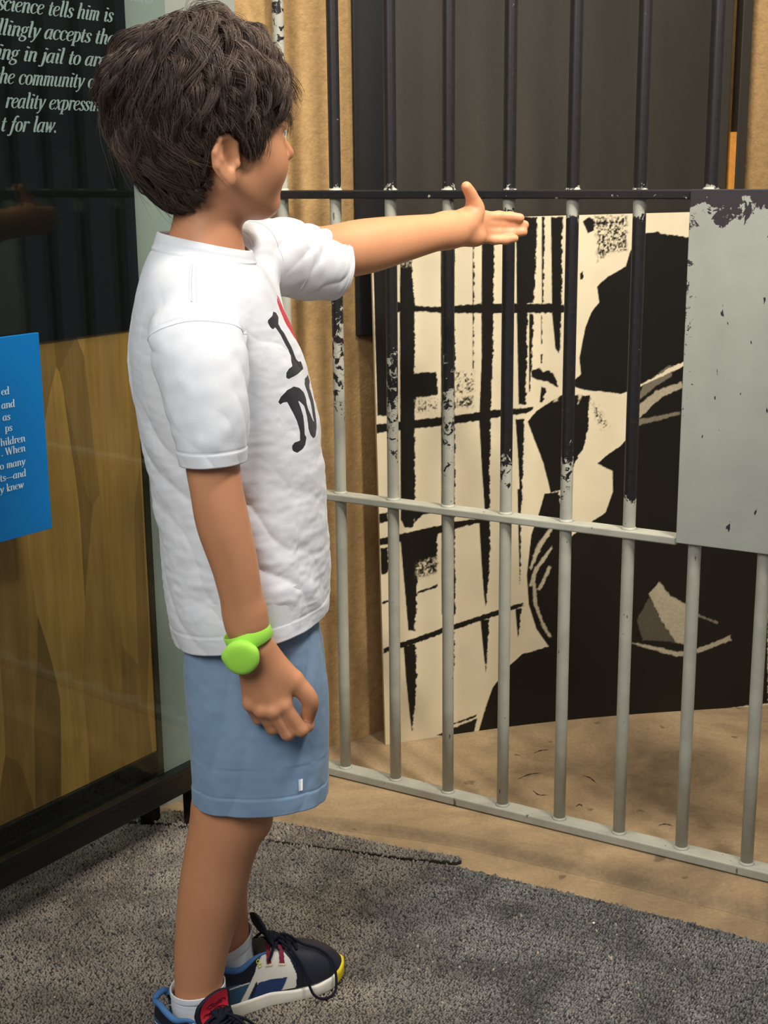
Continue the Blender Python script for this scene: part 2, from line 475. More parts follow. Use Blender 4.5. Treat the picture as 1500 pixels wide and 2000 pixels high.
# ------------------------------------------------------------------ jail bars
CAGE = (-0.16872, 2.44568); CAZ = math.radians(-30.560366); SP = 0.107403
cage = empty('jail_bars', (CAGE[0], CAGE[1], 0.0), CAZ)
tag(cage, 'grey jail cell bars with chipped black paint and a square steel plate', 'jail bars')
ZT, ZM, ZB = 1.0726, 0.5520, 0.0290
paint = {0: (1.16, 1.75, 0.02), 1: (0.64, 0.95, 0.05), 2: (0.60, 0.86, 0.055), 3: (0.60, 0.84, 0.045), 4: (0.585, 0.68, 0.03),
         5: (0.585, 0.70, 0.035), 6: (0.585, 0.612, 0.03), 7: (0.9, 0.92, 0.02), 8: (0.9, 0.92, 0.02), 9: (0.9, 0.92, 0.02), 10: (0.9, 0.92, 0.02)}
for k in range(11):
    path = np.array([[0, 0, z] for z in np.linspace(0.016, 2.35, 14)])
    v, f = tube_np(path, 0.0100, 24)
    parts = [(v, f)]
    for zz in (ZB, ZM, ZT):                           # weld beads
        pv = np.array([[0, 0, zz - 0.001], [0, 0, zz + 0.0015], [0, 0, zz + 0.004]])
        parts.append(tube_np(pv, np.array([0.0128, 0.0118, 0.0102]), 24))
    V, F = join_np(parts)
    b = mesh_np('bar', V, F, M['bar_paint'], cage, loc=(SP * k, 0, 0))
    lo, hi, ch = paint[k]
    b['paint_lo'] = lo; b['paint_hi'] = hi; b['collar_z'] = ZT - ch * 0.52; b['collar_h'] = ch * 0.62
def rail(z, x0, x1, th, w, lo, hi, cz, ch):
    o = bm_obj('rail', box_bm(x0, x1, -w / 2, w / 2, z - th, z, 0.0022, 2), M['bar_paint'], cage)
    o['paint_lo'] = lo; o['paint_hi'] = hi; o['collar_z'] = cz; o['collar_h'] = ch
    return o
rail(ZB, -0.036, 1.15, 0.0155, 0.034, 5.0, 6.0, 9.0, 0.0)
rail(ZM, -0.036, 0.7265, 0.0130, 0.030, 5.0, 6.0, 9.0, 0.0)
rail(ZT + 0.001, -0.036, 0.7275, 0.0140, 0.030, 1.0, 1.062, 9.0, 0.0)
# lock plate
m, nt, b = mat('chipped_plate_paint')
v = coords(nt)
sep = nt.nodes.new('ShaderNodeSeparateXYZ'); lk(nt, v, sep.inputs[0])
n1 = noise_n(nt, v, 26, 7, 0.68, 0.4)
n2 = noise_n(nt, v, 75, 5, 0.7, 0.3)
top = math_n(nt, 'MULTIPLY', math_n(nt, 'SUBTRACT', sep.outputs[2], 0.490), 7.5)         # 0 .. 0.25 near the top edge
top = math_n(nt, 'MAXIMUM', top, -0.6)
blk1 = math_n(nt, 'GREATER_THAN', math_n(nt, 'ADD', top, n1), 0.545)
lf = math_n(nt, 'MULTIPLY', sep.outputs[0], -6.5)
zc = math_n(nt, 'MULTIPLY', math_n(nt, 'ABSOLUTE', math_n(nt, 'SUBTRACT', sep.outputs[2], 0.37)), -0.55)
blk2 = math_n(nt, 'GREATER_THAN', math_n(nt, 'ADD', math_n(nt, 'ADD', lf, zc), n2), 0.520)
stv = nt.nodes.new('ShaderNodeMapping'); stv.inputs['Scale'].default_value = (80, 80, 26); stv.inputs['Rotation'].default_value = (0, 0.25, 0)
lk(nt, v, stv.inputs[0])
n3 = nt.nodes.new('ShaderNodeTexNoise'); n3.inputs['Scale'].default_value = 1; n3.inputs['Detail'].default_value = 3; lk(nt, stv.outputs[0], n3.inputs['Vector'])
blk3 = math_n(nt, 'GREATER_THAN', n3.outputs[0], 0.715)
blk = math_n(nt, 'MAXIMUM', math_n(nt, 'MAXIMUM', blk1, blk2), blk3)
g = ramp(nt, noise_n(nt, v, 14, 4), [(0.3, S(150, 154, 146)), (0.7, S(160, 163, 154))])
lk(nt, mix_c(nt, blk, g, S(48, 44, 48)), b.inputs['Base Color'])
b.inputs['Roughness'].default_value = 0.42
bump(nt, b, math_n(nt, 'ADD', math_n(nt, 'MULTIPLY', blk, -1.0), math_n(nt, 'MULTIPLY', noise_n(nt, v, 260, 2), 0.12)), 0.4, 0.0008)
M['plate'] = m
pl = bm_obj('lock_plate', box_bm(0, 0.42, -0.007, 0.0, 0, 0.530, 0.0012, 2), M['plate'], cage, loc=(0.7273, -0.0115, 0.544))
tag(pl, 'flat grey steel plate with peeling dark paint along its top and left edge')

# ------------------------------------------------------------------ leaning photo board (plain generic high-contrast picture)
POSTER_DARK = [[(-16,1018),(14,1018),(14,664),(-10,666)],[(38,1016),(58,982),(61,899),(64,870),(63,468),(56,448),(42,449),(34,465),(35,863)],[(0,874),(53,872),(64,865),(113,861),(180,864),(234,864),(350,860),(367,856),(387,850),(371,842),(249,845),(180,848),(121,849),(67,855),(14,853),(0,853)],[(115,1015),(143,1014),(141,869),(144,765),(144,462),(145,268),(141,263),(137,268),(117,270)],[(119,254),(143,231),(143,173),(139,126),(132,164)],[(196,1006),(221,1006),(220,865),(220,762),(217,666),(215,567),(216,477),(206,468),(198,568),(193,647),(197,763),(196,849)],[(194,456),(217,451),(217,375),(212,303),(209,279),(205,304),(199,377)],[(198,254),(217,251),(214,198),(211,139),(205,188)],[(178,970),(181,970),(181,745),(179,745)],[(263,1020),(305,1019),(303,930),(300,862),(289,862),(289,759),(287,672),(273,673),(267,843)],[(292,843),(300,843),(299,759),(296,696),(294,696)],[(267,645),(286,644),(284,583),(282,478),(279,478),(274,564)],[(273,509),(281,508),(281,401),(280,318),(277,402)],[(272,267),(285,268),(282,234),(279,203),(275,235)],[(314,1019),(319,1019),(320,856),(317,856)],[(316,840),(319,840),(319,785),(317,785)],[(316,766),(320,766),(319,750),(317,750)],[(332,1018),(355,1018),(357,853),(354,766),(346,776),(338,841)],[(-13,650),(63,654),(144,658),(217,665),(305,666),(293,656),(217,649),(144,642),(63,637),(-12,633)],[(60,741),(108,742),(109,698),(67,696),(59,645)],[(-10,431),(113,448),(144,454),(239,459),(239,453),(144,440),(113,432),(-9,417)],[(-9,479),(9,481),(9,464),(-9,459)],[(59,486),(108,491),(108,477),(81,470),(62,458)],[(33,430),(69,432),(67,346),(65,295),(61,242),(48,243),(42,318),(36,389)],[(65,430),(108,434),(108,389),(88,379),(65,375)],[(-7,411),(8,414),(8,363),(-6,360)],[(67,320),(108,331),(109,326),(67,316)],[(-6,305),(9,309),(9,305),(-5,301)],[(-3,212),(62,227),(116,242),(226,267),(288,280),(290,272),(226,256),(116,230),(62,215),(-3,202)],[(38,213),(64,216),(65,149),(61,86),(54,35),(49,76),(42,151)],[(104,21),(137,30),(192,47),(185,14),(137,12)],[(137,41),(191,55),(191,51),(137,37)],[(195,15),(212,74),(226,109),(258,149),(288,173),(344,184),(317,223),(300,275),(295,335),(303,415),(319,460),(329,495),(358,498),(370,446),(377,399),(408,421),(457,450),(471,491),(469,532),(437,549),(454,563),(483,581),(510,607),(507,691),(564,713),(606,731),(629,755),(667,803),(770,819),(820,12),(708,10),(489,18),(367,18),(247,17)],[(292,639),(310,659),(338,675),(364,688),(417,683),(416,616),(405,576),(389,552),(381,507),(342,497),(326,556),(309,597)],[(509,979),(521,986),(542,988),(553,984),(607,976),(639,940),(655,843),(643,755),(608,741),(579,729),(513,695),(482,683),(437,690),(400,696),(377,706),(399,725),(395,755),(400,784),(406,815),(417,841),(432,860),(427,889),(446,906),(483,925),(491,953)],[(298,736),(312,740),(322,732),(335,735),(347,723),(351,703),(331,714),(310,718),(299,724)],[(319,706),(328,701),(323,674),(316,676)],[(395,1010),(407,1017),(420,1011),(418,993),(406,987)],[(392,914),(398,918),(399,906),(393,903)]]
POSTER_MID = [(0.45,[(419,1020),(483,1019),(485,952),(455,952),(426,934),(422,974)]),(0.35,[(66,692),(108,694),(108,668),(66,666)]),(0.35,[(144,740),(181,741),(182,700),(144,695)]),(0.5,[(147,693),(181,695),(181,673),(147,672)]),(0.5,[(39,1016),(56,982),(58,936),(39,937)]),(0.35,[(421,674),(436,664),(459,621),(448,609),(431,635)]),(0.5,[(65,377),(108,389),(108,355),(65,346)])]
POSTER_LIGHT = [(0.62,[(509,652),(552,686),(603,701),(607,689),(566,673),(513,628)]),(0.3,[(513,631),(603,643),(603,637),(514,618)]),(0.25,[(524,695),(574,733),(582,735),(583,712),(552,694),(512,663)]),(0.62,[(552,275),(573,298),(585,286),(597,268),(634,246),(644,155),(615,166),(585,210)]),(0.6,[(508,180),(568,163),(618,146),(646,146),(647,135),(618,136),(568,154),(510,177)]),(0.62,[(655,148),(701,161),(729,171),(732,160),(701,150),(663,138)]),(0.3,[(655,225),(702,202),(701,198),(655,219)]),(0.12,[(529,223),(555,269),(585,210),(615,166),(544,178)]),(0.8,[(298,311),(311,349),(346,390),(349,384),(319,345),(306,310)]),(0.8,[(305,329),(313,328),(318,273),(336,229),(350,203),(345,201),(328,228),(311,272)]),(0.85,[(300,350),(316,397),(349,435),(351,427),(327,392),(304,344)]),(0.8,[(318,305),(340,350),(347,347),(324,300)]),(0.85,[(348,696),(358,698),(354,675),(344,673)]),(0.8,[(185,14),(195,50),(211,76),(218,86),(206,53),(193,13)]),(0.9,[(394,685),(404,691),(402,681),(394,668)])]

PZ = Vector((-0.0007, 2.5301, 0.0122))
def raster_sd(polys, X, Z):
    """signed distance (mm, negative inside) of a union of polygons on the sample arrays"""
    best = np.full(X.shape, 1e3)
    for poly in polys:
        P = np.asarray(poly, float)
        x0, z0 = P.min(0) - 9; x1, z1 = P.max(0) + 9
        sel = (X > x0) & (X < x1) & (Z > z0) & (Z < z1)
        if not sel.any(): continue
        x = X[sel]; z = Z[sel]
        d = np.full(x.shape, 1e3); ins = np.zeros(x.shape, bool)
        for i in range(len(P)):
            a = P[i]; bb = P[(i + 1) % len(P)]; e = bb - a
            t_ = np.clip(((x - a[0]) * e[0] + (z - a[1]) * e[1]) / (e @ e + 1e-9), 0, 1)
            d = np.minimum(d, np.hypot(x - a[0] - t_ * e[0], z - a[1] - t_ * e[1]))
            if a[1] != bb[1]:
                c = ((a[1] > z) != (bb[1] > z)) & (x < (bb[0] - a[0]) * (z - a[1]) / (bb[1] - a[1]) + a[0])
                ins ^= c
        best[sel] = np.minimum(best[sel], np.where(ins, -d, d))
    return best

def vnoise(rng, shape_pts, cell, X, Z):
    gx = ((X - X.min()) / cell); gz = ((Z - Z.min()) / cell)
    G = rng.random((int(gx.max()) + 3, int(gz.max()) + 3))
    i = gx.astype(int); j = gz.astype(int); u = gx - i; w = gz - j
    u = u * u * (3 - 2 * u); w = w * w * (3 - 2 * w)
    return (G[i, j] * (1 - u) + G[i + 1, j] * u) * (1 - w) + (G[i, j + 1] * (1 - u) + G[i + 1, j + 1] * u) * w

PW, PH = 0.812, 1.012
def bow(s): return 0.025 * np.sin(np.pi * np.clip(s / 0.71, 0, 1.12))
ns, nz = 500, 632
s = np.linspace(0, 1, ns); zz = np.linspace(0, 1, nz)
Sg, Zg = np.meshgrid(s, zz, indexing='ij')
zt = 1.004 + 0.008 * Sg
zv = Zg * zt
sv = Sg * (PW + 0.018) - 0.001 - 0.017 * (1 - Sg) * Zg / 1.0 - 0.0 * Sg
# picture coordinates in mm
pzc = (1.105 + ((zv + 0.0122) - 1.105) / (1 + bow(sv) / 2.55)) * 1000
psx = sv * 1000
rng = np.random.default_rng(4)
wob = (vnoise(rng, 0, 6, psx, pzc) - 0.5) * 5 + (vnoise(rng, 0, 2.5, psx, pzc) - 0.5) * 3.5
sd = raster_sd(POSTER_DARK, psx + wob * 0.35, pzc)
dark = smoothstep(1.0, -1.0, sd + wob * 0.45)
val = 1 - dark
g1 = vnoise(rng, 0, 3.2, psx, pzc) * 0.6 + vnoise(rng, 0, 1.7, psx, pzc) * 0.4
for lv, poly in POSTER_MID:
    mk = smoothstep(4, -6, raster_sd([poly], psx, pzc) + wob)
    gr_ = smoothstep(lv + 0.2, lv - 0.2, g1 - 0.05)
    val = val * (1 - mk) + mk * (1 - gr_)
for lv, poly in POSTER_LIGHT:
    mk = smoothstep(1.2, -1.8, raster_sd([poly], psx, pzc) + wob * 0.5)
    val = np.maximum(val, mk * lv * (0.85 + 0.3 * (g1 - 0.5)))
cream = np.array(S(236, 222, 190)); ink = np.array(S(26, 23, 19))
mot = 1 + (vnoise(rng, 0, 30, psx, pzc) - 0.5) * 0.08
colr = ink + (cream - ink) * val[..., None] * mot[..., None]
ox = sv; oy = bow(sv)
front = np.stack([ox, oy, zv], -1).reshape(-1, 3)
idx = np.arange(ns * nz).reshape(ns, nz)
f = np.stack([idx[:-1, :-1], idx[1:, :-1], idx[1:, 1:], idx[:-1, 1:]], -1).reshape(-1, 4)
poster = empty('photo_board', PZ, math.radians(13.8))
tag(poster, 'tall cream and black photo board of a figure behind window bars, leaning inside the cell', 'photo board')
M['poster'] = vcol_mat('photo_print', 0.42, 0.35)
po = mesh_np('photo_print', front, f, M['poster'], poster, smooth=True)
set_col(po, colr.reshape(-1, 3))
# backing sheet 9 mm thick following the same bow
sb = np.linspace(0, 1, 40)
V = []
for a_ in sb:
    x_top = a_ * (PW + 0.018) - 0.001 - 0.017 * (1 - a_); x_bot = a_ * (PW + 0.018) - 0.001
    zt_ = 1.004 + 0.008 * a_
    for (o_, z_, xx) in ((0.0006, 0, x_bot), (0.010, 0, x_bot), (0.010, zt_, x_top), (0.0006, zt_, x_top)):
        V.append((xx, float(bow(np.array(xx))) + o_, z_))
V = np.array(V); F = [grid_faces(40, 4), np.array([[0, 3, 2, 1], [156, 157, 158, 159]])]
mesh_np('backing_board', V, F, plain('board_edge', S(214, 200, 168), 0.7, 0.3), poster, smooth=False)

# ------------------------------------------------------------------ glass display stand on the left
GL = Vector((-0.341, 2.207, 0.0)); GA = math.radians(54.9)
case = empty('glass_panel_stand', GL, GA)
tag(case, 'tall glass panel on a black rail with grey italic quotation lettering', 'glass panel')
box('pane', (-1.15, 0.024, -0.004, 0.004, 0.112, 2.15), M['glass'], case)
box('bottom_rail', (-1.15, 0.024, -0.016, 0.016, 0.080, 0.117), M['black_gloss'], case, bev=0.0025)
box('clamp_strip', (-1.15, 0.024, -0.0195, -0.0045, 0.117, 0.127), M['black_gloss'], case, bev=0.0015)
for x0 in (-0.003, -1.12):
    box('leg', (x0, x0 + 0.026, -0.013, 0.013, 0.0055, 0.082), M['black_gloss'], case, bev=0.0015)

BD = GL + Vector((-math.sin(GA), math.cos(GA), 0)) * 0.06
board = empty('display_board', (BD.x, BD.y, 0.0), GA)
tag(board, 'framed wood and black display board standing behind the glass panel', 'display board')
BR = -0.0008
box('wood_panel', (-1.2, -0.012, 0.0, 0.018, 0.135, 0.862), M['wood'], board)
box('black_panel', (-1.2, -0.012, -0.004, 0.018, 0.862, 2.1), plain('black_panel', S(7, 8, 8), 0.6, 0.2), board)
box('side_frame', (-0.0125, BR, -0.004, 0.02, 0.075, 2.1), M['black_gloss'], board)
box('bottom_frame', (-1.2, -0.0125, -0.006, 0.02, 0.075, 0.1345), M['black_gloss'], board, bev=0.002)
box('foot', (-0.04, -0.012, 0.0, 0.02, 0.0055, 0.076), M['black_gloss'], board)
box('foot', (-1.1, -1.07, 0.0, 0.02, 0.0055, 0.076), M['black_gloss'], board)

plq = empty('placard', GL + Vector((math.cos(GA), math.sin(GA), 0)) * -0.2715 + Vector((math.sin(GA), -math.cos(GA), 0)) * 0.0045 + Vector((0, 0, 0.5985)), GA)
tag(plq, 'bright blue text placard fixed to the glass in front of the wood panel', 'placard')
box('plate', (-0.33, 0.0, -0.006, 0.0, 0.0, 0.2875), M['blue'], plq, bev=0.0006)

# ---- lettering: pen-stroke serif letters
GLY = {
 'c': ([[(.42,.80,1.2),(.38,.95,.6),(.25,1.0,.5),(.10,.85,.9),(.05,.5,1.2),(.10,.15,.9),(.24,.0,.5),(.36,.06,.5),(.45,.22,.3)]], .50),
 'e': ([[(.06,.46,.5),(.28,.56,.5),(.42,.72,.8),(.40,.92,.7),(.26,1.0,.5),(.11,.85,.9),(.05,.5,1.2),(.10,.15,.9),(.24,.0,.5),(.37,.06,.5),(.46,.22,.3)]], .50),
 'i': ([[(.02,.88,.4),(.14,1.0,1.),(.14,.5,1.2),(.14,.12,1.),(.20,.0,.6),(.30,.10,.3)], [(.15,1.36,1.5),(.17,1.40,1.5)]], .32),
 'n': ([[(.02,.90,.4),(.13,1.0,.9),(.12,.5,1.2),(.12,.0,1.1)], [(.12,.6,.3),(.24,.92,.6),(.38,1.0,.7),(.46,.85,1.1),(.45,.5,1.2),(.45,.12,1.),(.51,.0,.6),(.60,.10,.3)]], .63),
 'm': ([[(.02,.90,.4),(.13,1.0,.9),(.12,.5,1.2),(.12,.0,1.1)], [(.12,.6,.3),(.22,.92,.6),(.34,1.0,.7),(.41,.85,1.1),(.40,.5,1.2),(.40,.0,1.1)], [(.40,.6,.3),(.50,.92,.6),(.62,1.0,.7),(.69,.85,1.1),(.68,.5,1.2),(.68,.12,1.),(.74,.0,.6),(.83,.10,.3)]], .86),
 't': ([[(.16,1.32,.8),(.14,.9,1.1),(.13,.4,1.2),(.14,.12,1.),(.22,.0,.6),(.33,.12,.3)], [(.0,.96,.5),(.32,.96,.5)]], .36),
 'l': ([[(.02,1.52,.4),(.14,1.58,1.),(.14,.8,1.2),(.14,.12,1.),(.20,.0,.6),(.30,.10,.3)]], .32),
 's': ([[(.38,.78,1.0),(.34,.95,.6),(.22,1.0,.5),(.10,.88,.9),(.12,.66,1.1),(.30,.42,1.2),(.36,.2,1.),(.26,.02,.6),(.12,.02,.6),(.04,.20,1.1)]], .43),
 'h': ([[(.02,1.52,.4),(.13,1.58,.9),(.12,.8,1.2),(.12,.0,1.1)], [(.12,.6,.3),(.24,.92,.6),(.38,1.0,.7),(.46,.85,1.1),(.45,.5,1.2),(.45,.12,1.),(.51,.0,.6),(.60,.10,.3)]], .63),
 'g': ([[(.36,.78,.9),(.32,.95,.6),(.22,1.0,.5),(.09,.88,.9),(.07,.66,1.1),(.12,.46,.8),(.22,.38,.5),(.33,.48,.8),(.37,.70,1.)], [(.34,.92,.5),(.47,1.02,.9)], [(.14,.40,.5),(.06,.24,.7),(.12,.10,.9),(.34,.02,1.1),(.42,-.14,1.),(.36,-.36,.7),(.18,-.44,.6),(.02,-.34,.8),(.0,-.16,.7),(.10,.04,.4)]], .50),
 'y': ([[(.0,.90,.4),(.10,1.0,.8),(.15,.7,1.2),(.22,.0,1.0)], [(.48,1.0,1.0),(.42,.6,.7),(.26,.02,.7),(.14,-.34,.6),(.02,-.42,1.0)]], .54),
 'a': ([[(.42,.85,.7),(.30,1.0,.6),(.14,.88,.9),(.05,.5,1.2),(.08,.12,1.),(.18,.0,.6),(.32,.16,.6),(.42,.5,.6)], [(.46,1.0,1.0),(.43,.5,1.2),(.43,.12,1.),(.49,.0,.6),(.58,.10,.3)]], .61),
 'p': ([[(.0,.90,.4),(.12,1.0,.9),(.11,.4,1.2),(.10,-.42,1.1)], [(-.02,-.44,.5),(.24,-.44,.5)], [(.12,.7,.4),(.26,.98,.6),(.40,.92,.8),(.48,.5,1.2),(.40,.12,.9),(.26,.0,.5),(.12,.12,.5)]], .56),
 'o': ([[(.25,1.0,.5),(.10,.86,.9),(.05,.5,1.2),(.10,.14,.9),(.25,.0,.5),(.40,.14,.9),(.45,.5,1.2),(.40,.86,.9),(.25,1.0,.5)]], .54),
 'r': ([[(.02,.90,.4),(.13,1.0,.9),(.12,.5,1.2),(.12,.0,1.1)], [(.12,.55,.3),(.22,.90,.6),(.34,1.0,.7),(.42,.88,1.2)]], .44),
 'u': ([[(.02,.90,.4),(.12,1.0,.9),(.11,.4,1.2),(.14,.08,.9),(.24,.0,.6),(.36,.14,.5),(.44,.4,.5)], [(.46,1.0,1.0),(.45,.5,1.2),(.45,.12,1.),(.51,.0,.6),(.60,.10,.3)]], .63),
 'j': ([[(.02,.88,.4),(.14,1.0,1.),(.13,.4,1.2),(.10,-.25,1.),(.0,-.42,.6),(-.12,-.36,1.)], [(.15,1.36,1.5),(.17,1.40,1.5)]], .30),
 'x': ([[(.02,.92,.5),(.12,1.0,.9),(.22,.6,1.2),(.32,.1,1.),(.40,.0,.6),(.48,.10,.4)], [(.46,.96,1.),(.36,.80,.5),(.12,.16,.5),(.02,.04,1.)]], .52),
 'f': ([[(.40,1.46,1.1),(.32,1.56,.6),(.22,1.40,.9),(.15,.8,1.2),(.09,-.2,1.),(.0,-.42,.6),(-.10,-.36,1.)], [(.0,.96,.5),(.34,.96,.5)]], .36),
 'w': ([[(.0,.90,.4),(.10,1.0,.8),(.13,.6,1.2),(.18,.0,1.)], [(.18,.0,.5),(.40,.96,.7)], [(.38,1.0,.9),(.42,.5,1.2),(.46,.0,1.)], [(.46,.0,.5),(.64,.6,.6),(.68,1.0,1.0)]], .74),
 'd': ([[(.42,.85,.7),(.30,1.0,.6),(.14,.88,.9),(.05,.5,1.2),(.08,.12,1.),(.18,.0,.6),(.32,.16,.6),(.42,.5,.6)], [(.36,1.52,.4),(.46,1.58,1.),(.43,.5,1.2),(.43,.12,1.),(.49,.0,.6),(.58,.10,.3)]], .61),
 'k': ([[(.02,1.52,.4),(.13,1.58,.9),(.12,.8,1.2),(.12,.0,1.1)], [(.12,.42,.5),(.30,.70,.5),(.42,.98,1.)], [(.20,.56,.5),(.32,.2,1.2),(.42,.0,.8),(.52,.08,.3)]], .54),
 'v': ([[(.0,.90,.4),(.10,1.0,.8),(.16,.5,1.2),(.22,.0,1.)], [(.22,.0,.5),(.40,.6,.6),(.44,1.0,1.)]], .5),
 'W': ([[(.0,1.5,.9),(.14,1.5,.9)], [(.06,1.5,1.3),(.26,.0,1.2)], [(.26,.0,.5),(.48,1.5,.5)], [(.46,1.5,1.3),(.68,.0,1.2)], [(.68,.0,.5),(.90,1.5,.5)], [(.82,1.5,.7),(.98,1.5,.7)]], 1.02),
 '.': ([[(.10,.06,1.7),(.13,.07,1.7)]], .26),
 '-': ([[(.02,.45,.7),(.98,.45,.7)]], 1.02),
 ' ': ([], .36),
}
def lettering(lines, slant, wt, smp=14):
    """lines: (text, x, z, xheight, 'l'|'r', width factor) -> flat ribbon mesh in the local xz plane"""
    V = []; F = []
    for text, x, z, xh, al, wf in lines:
        adv = sum(GLY[c][1] for c in text)
        cx = x - (adv * xh * wf if al == 'r' else 0)
        for c in text:
            for st in GLY[c][0]:
                P = np.array(st, float)
                C = catmull(P, smp if len(P) > 2 else 3)
                xy = C[:, :2]; w = np.clip(C[:, 2], .25, 2) * wt
                T = np.gradient(xy, axis=0); T /= np.linalg.norm(T, axis=1)[:, None] + 1e-9
                N = np.stack([-T[:, 1], T[:, 0]], 1)
                ext = T * w[:, None] * 0.4
                xy = xy.copy(); xy[0] -= ext[0]; xy[-1] += ext[-1]
                a = xy + N * w[:, None]; b_ = xy - N * w[:, None]
                base = len(V)
                for p, q in zip(a, b_):
                    for r_ in (p, q):
                        V.append((cx + (r_[0] + slant * r_[1]) * xh * wf, 0.0, z + r_[1] * xh))
                for i in range(len(xy) - 1):
                    F.append((base + 2 * i, base + 2 * i + 1, base + 2 * i + 3, base + 2 * i + 2))
            cx += GLY[c][1] * xh * wf
    return np.array(V), np.array(F)
X = 0.0132
for ln in [('eans', -0.004, 1.3515, X, 'r', 1.70), ('conscience tells him is', -0.089, 1.3185, X, 'r', 1.78), ('willingly accepts the', -0.089, 1.287, X, 'r', 1.88),
           ('staying in jail to arouse', -0.068, 1.2555, X, 'r', 1.92), ('the community over its', -0.314, 1.2245, X, 'l', 1.72),
           ('reality expressing', -0.298, 1.193, X, 'l', 1.70), ('t for law.', -0.309, 1.162, X, 'l', 1.75)]:
    V, F = lettering([ln], 0.22, 0.075)
    V[:, 1] = -0.0046
    mesh_np('lettering', V, F, M['letter_grey'], case, smooth=False)
for ln in [('ed', -.0605, .2075, .0068, 'r', 1.9), ('and', -.0525, .1885, .0068, 'r', 1.9), ('as', -.0625, .1715, .0068, 'r', 1.9), ('ps', -.0605, .1555, .0068, 'r', 1.9),
           ('hildren', -.0385, .1365, .0068, 'r', 1.9), ('. When', -.0395, .1225, .0068, 'r', 1.9), ('o many', -.0415, .1035, .0068, 'r', 1.9),
           ('ts-and', -.0415, .0865, .0068, 'r', 1.9), ('y knew', -.0475, .0705, .0068, 'r', 1.9)]:
    V, F = lettering([ln], 0.0, 0.07)
    V[:, 1] = -0.0066
    mesh_np('lettering', V, F, M['letter_white'], plq, smooth=False)

# ------------------------------------------------------------------ carpet with real pile loops
def in_poly(P, x, y):
    P = np.asarray(P, float); ins = np.zeros(x.shape, bool)
    for i in range(len(P)):
        a = P[i]; b_ = P[(i + 1) % len(P)]
        if a[1] != b_[1]:
            ins ^= ((a[1] > y) != (b_[1] > y)) & (x < (b_[0] - a[0]) * (y - a[1]) / (b_[1] - a[1]) + a[0])
    return ins

M['carpet_back'] = plain('carpet_backing', S(58, 56, 54), 0.95, 0.1, 0.6, 260, 0.35, 120)
M['pile'] = vcol_mat('carpet_pile', 0.95, 0.08)
PAL = np.array([S(64, 66, 70), S(88, 88, 88), S(112, 108, 102), S(140, 132, 120), S(74, 78, 84), S(166, 156, 144), S(54, 56, 60)])

def make_carpet(name, poly, z0, z1, pile_box, label, seed, colfun):
    t = empty(name, (0, 0, 0))
    tag(t, label, 'carpet')
    bm = bmesh.new()
    vs_ = [bm.verts.new((p[0], p[1], z1)) for p in poly]
    fc = bm.faces.new(vs_)
    if fc.normal.z < 0 or fc.calc_area() == 0: pass
    bmesh.ops.recalc_face_normals(bm, faces=bm.faces)
    r_ = bmesh.ops.extrude_face_region(bm, geom=list(bm.faces))
    for v_ in [g for g in r_['geom'] if isinstance(g, bmesh.types.BMVert)]: v_.co.z = z0
    bmesh.ops.recalc_face_normals(bm, faces=bm.faces)
    bmesh.ops.triangulate(bm, faces=bm.faces)
    bm_obj('backing', bm, M['carpet_back'], t)
    rng = np.random.default_rng(seed)
    dx, dy = 0.0043, 0.0037
    x0, x1, y0, y1 = pile_box
    xs = np.arange(x0, x1, dx); ys = np.arange(y0, y1, dy)
    Xg, Yg = np.meshgrid(xs, ys, indexing='ij')
    px = Xg + (np.arange(len(ys)) % 2)[None, :] * dx * 0.5 + rng.normal(0, 0.0007, Xg.shape)
    py = Yg + rng.normal(0, 0.0006, Xg.shape)
    px = px.ravel(); py = py.ravel()
    k = in_poly(poly, px + rng.normal(0, .0012, px.shape), py + rng.normal(0, .0016, px.shape))
    px = px[k]; py = py[k]; n = len(px)
    # a loop: bent low half-ellipsoid, 6 sides, two rings and an apex
    ns_ = 6
    th = np.linspace(0, 2 * np.pi, ns_, endpoint=False)
    base = np.stack([np.cos(th), np.sin(th), np.zeros(ns_)], 1)
    mid_ = np.stack([np.cos(th) * 0.86, np.sin(th) * 0.86, np.full(ns_, 0.62)], 1)
    T = np.vstack([base, mid_, [[0, 0, 1.0]]])
    ang = rng.normal(0.5, 0.5, n); ca, sa = np.cos(ang), np.sin(ang)
    sx = rng.uniform(.0018, .0027, n); sy = rng.uniform(.0012, .0018, n); sz = rng.uniform(.0028, .0050, n)
    lx = T[None, :, 0] * sx[:, None]; ly = T[None, :, 1] * sy[:, None]; lz = T[None, :, 2] * sz[:, None]
    tiltx = rng.normal(0, .35, n)[:, None] * lz; tilty = rng.normal(0, .35, n)[:, None] * lz
    Vx = px[:, None] + ca[:, None] * lx - sa[:, None] * ly + tiltx
    Vy = py[:, None] + sa[:, None] * lx + ca[:, None] * ly + tilty
    Vz = z1 - 0.0008 + lz
    V = np.stack([Vx, Vy, Vz], -1).reshape(-1, 3)
    nv = len(T); off = (np.arange(n) * nv)[:, None, None]
    i = np.arange(ns_); j = (i + 1) % ns_
    q = np.stack([i, j, j + ns_, i + ns_], 1)[None] + off
    tr_ = np.stack([i + ns_, j + ns_, np.full(ns_, 2 * ns_)], 1)[None] + off
    o = mesh_np('pile', V, [q.reshape(-1, 4), tr_.reshape(-1, 3)], M['pile'], t, smooth=True)
    tag(o, kind='stuff')
    c = colfun(rng, px, py)
    set_col(o, np.repeat(c, nv, axis=0))
    return t

def lowfreq(px, py, seed, cell):
    rng = np.random.default_rng(seed)
    return vnoise(rng, 0, cell, px, py)

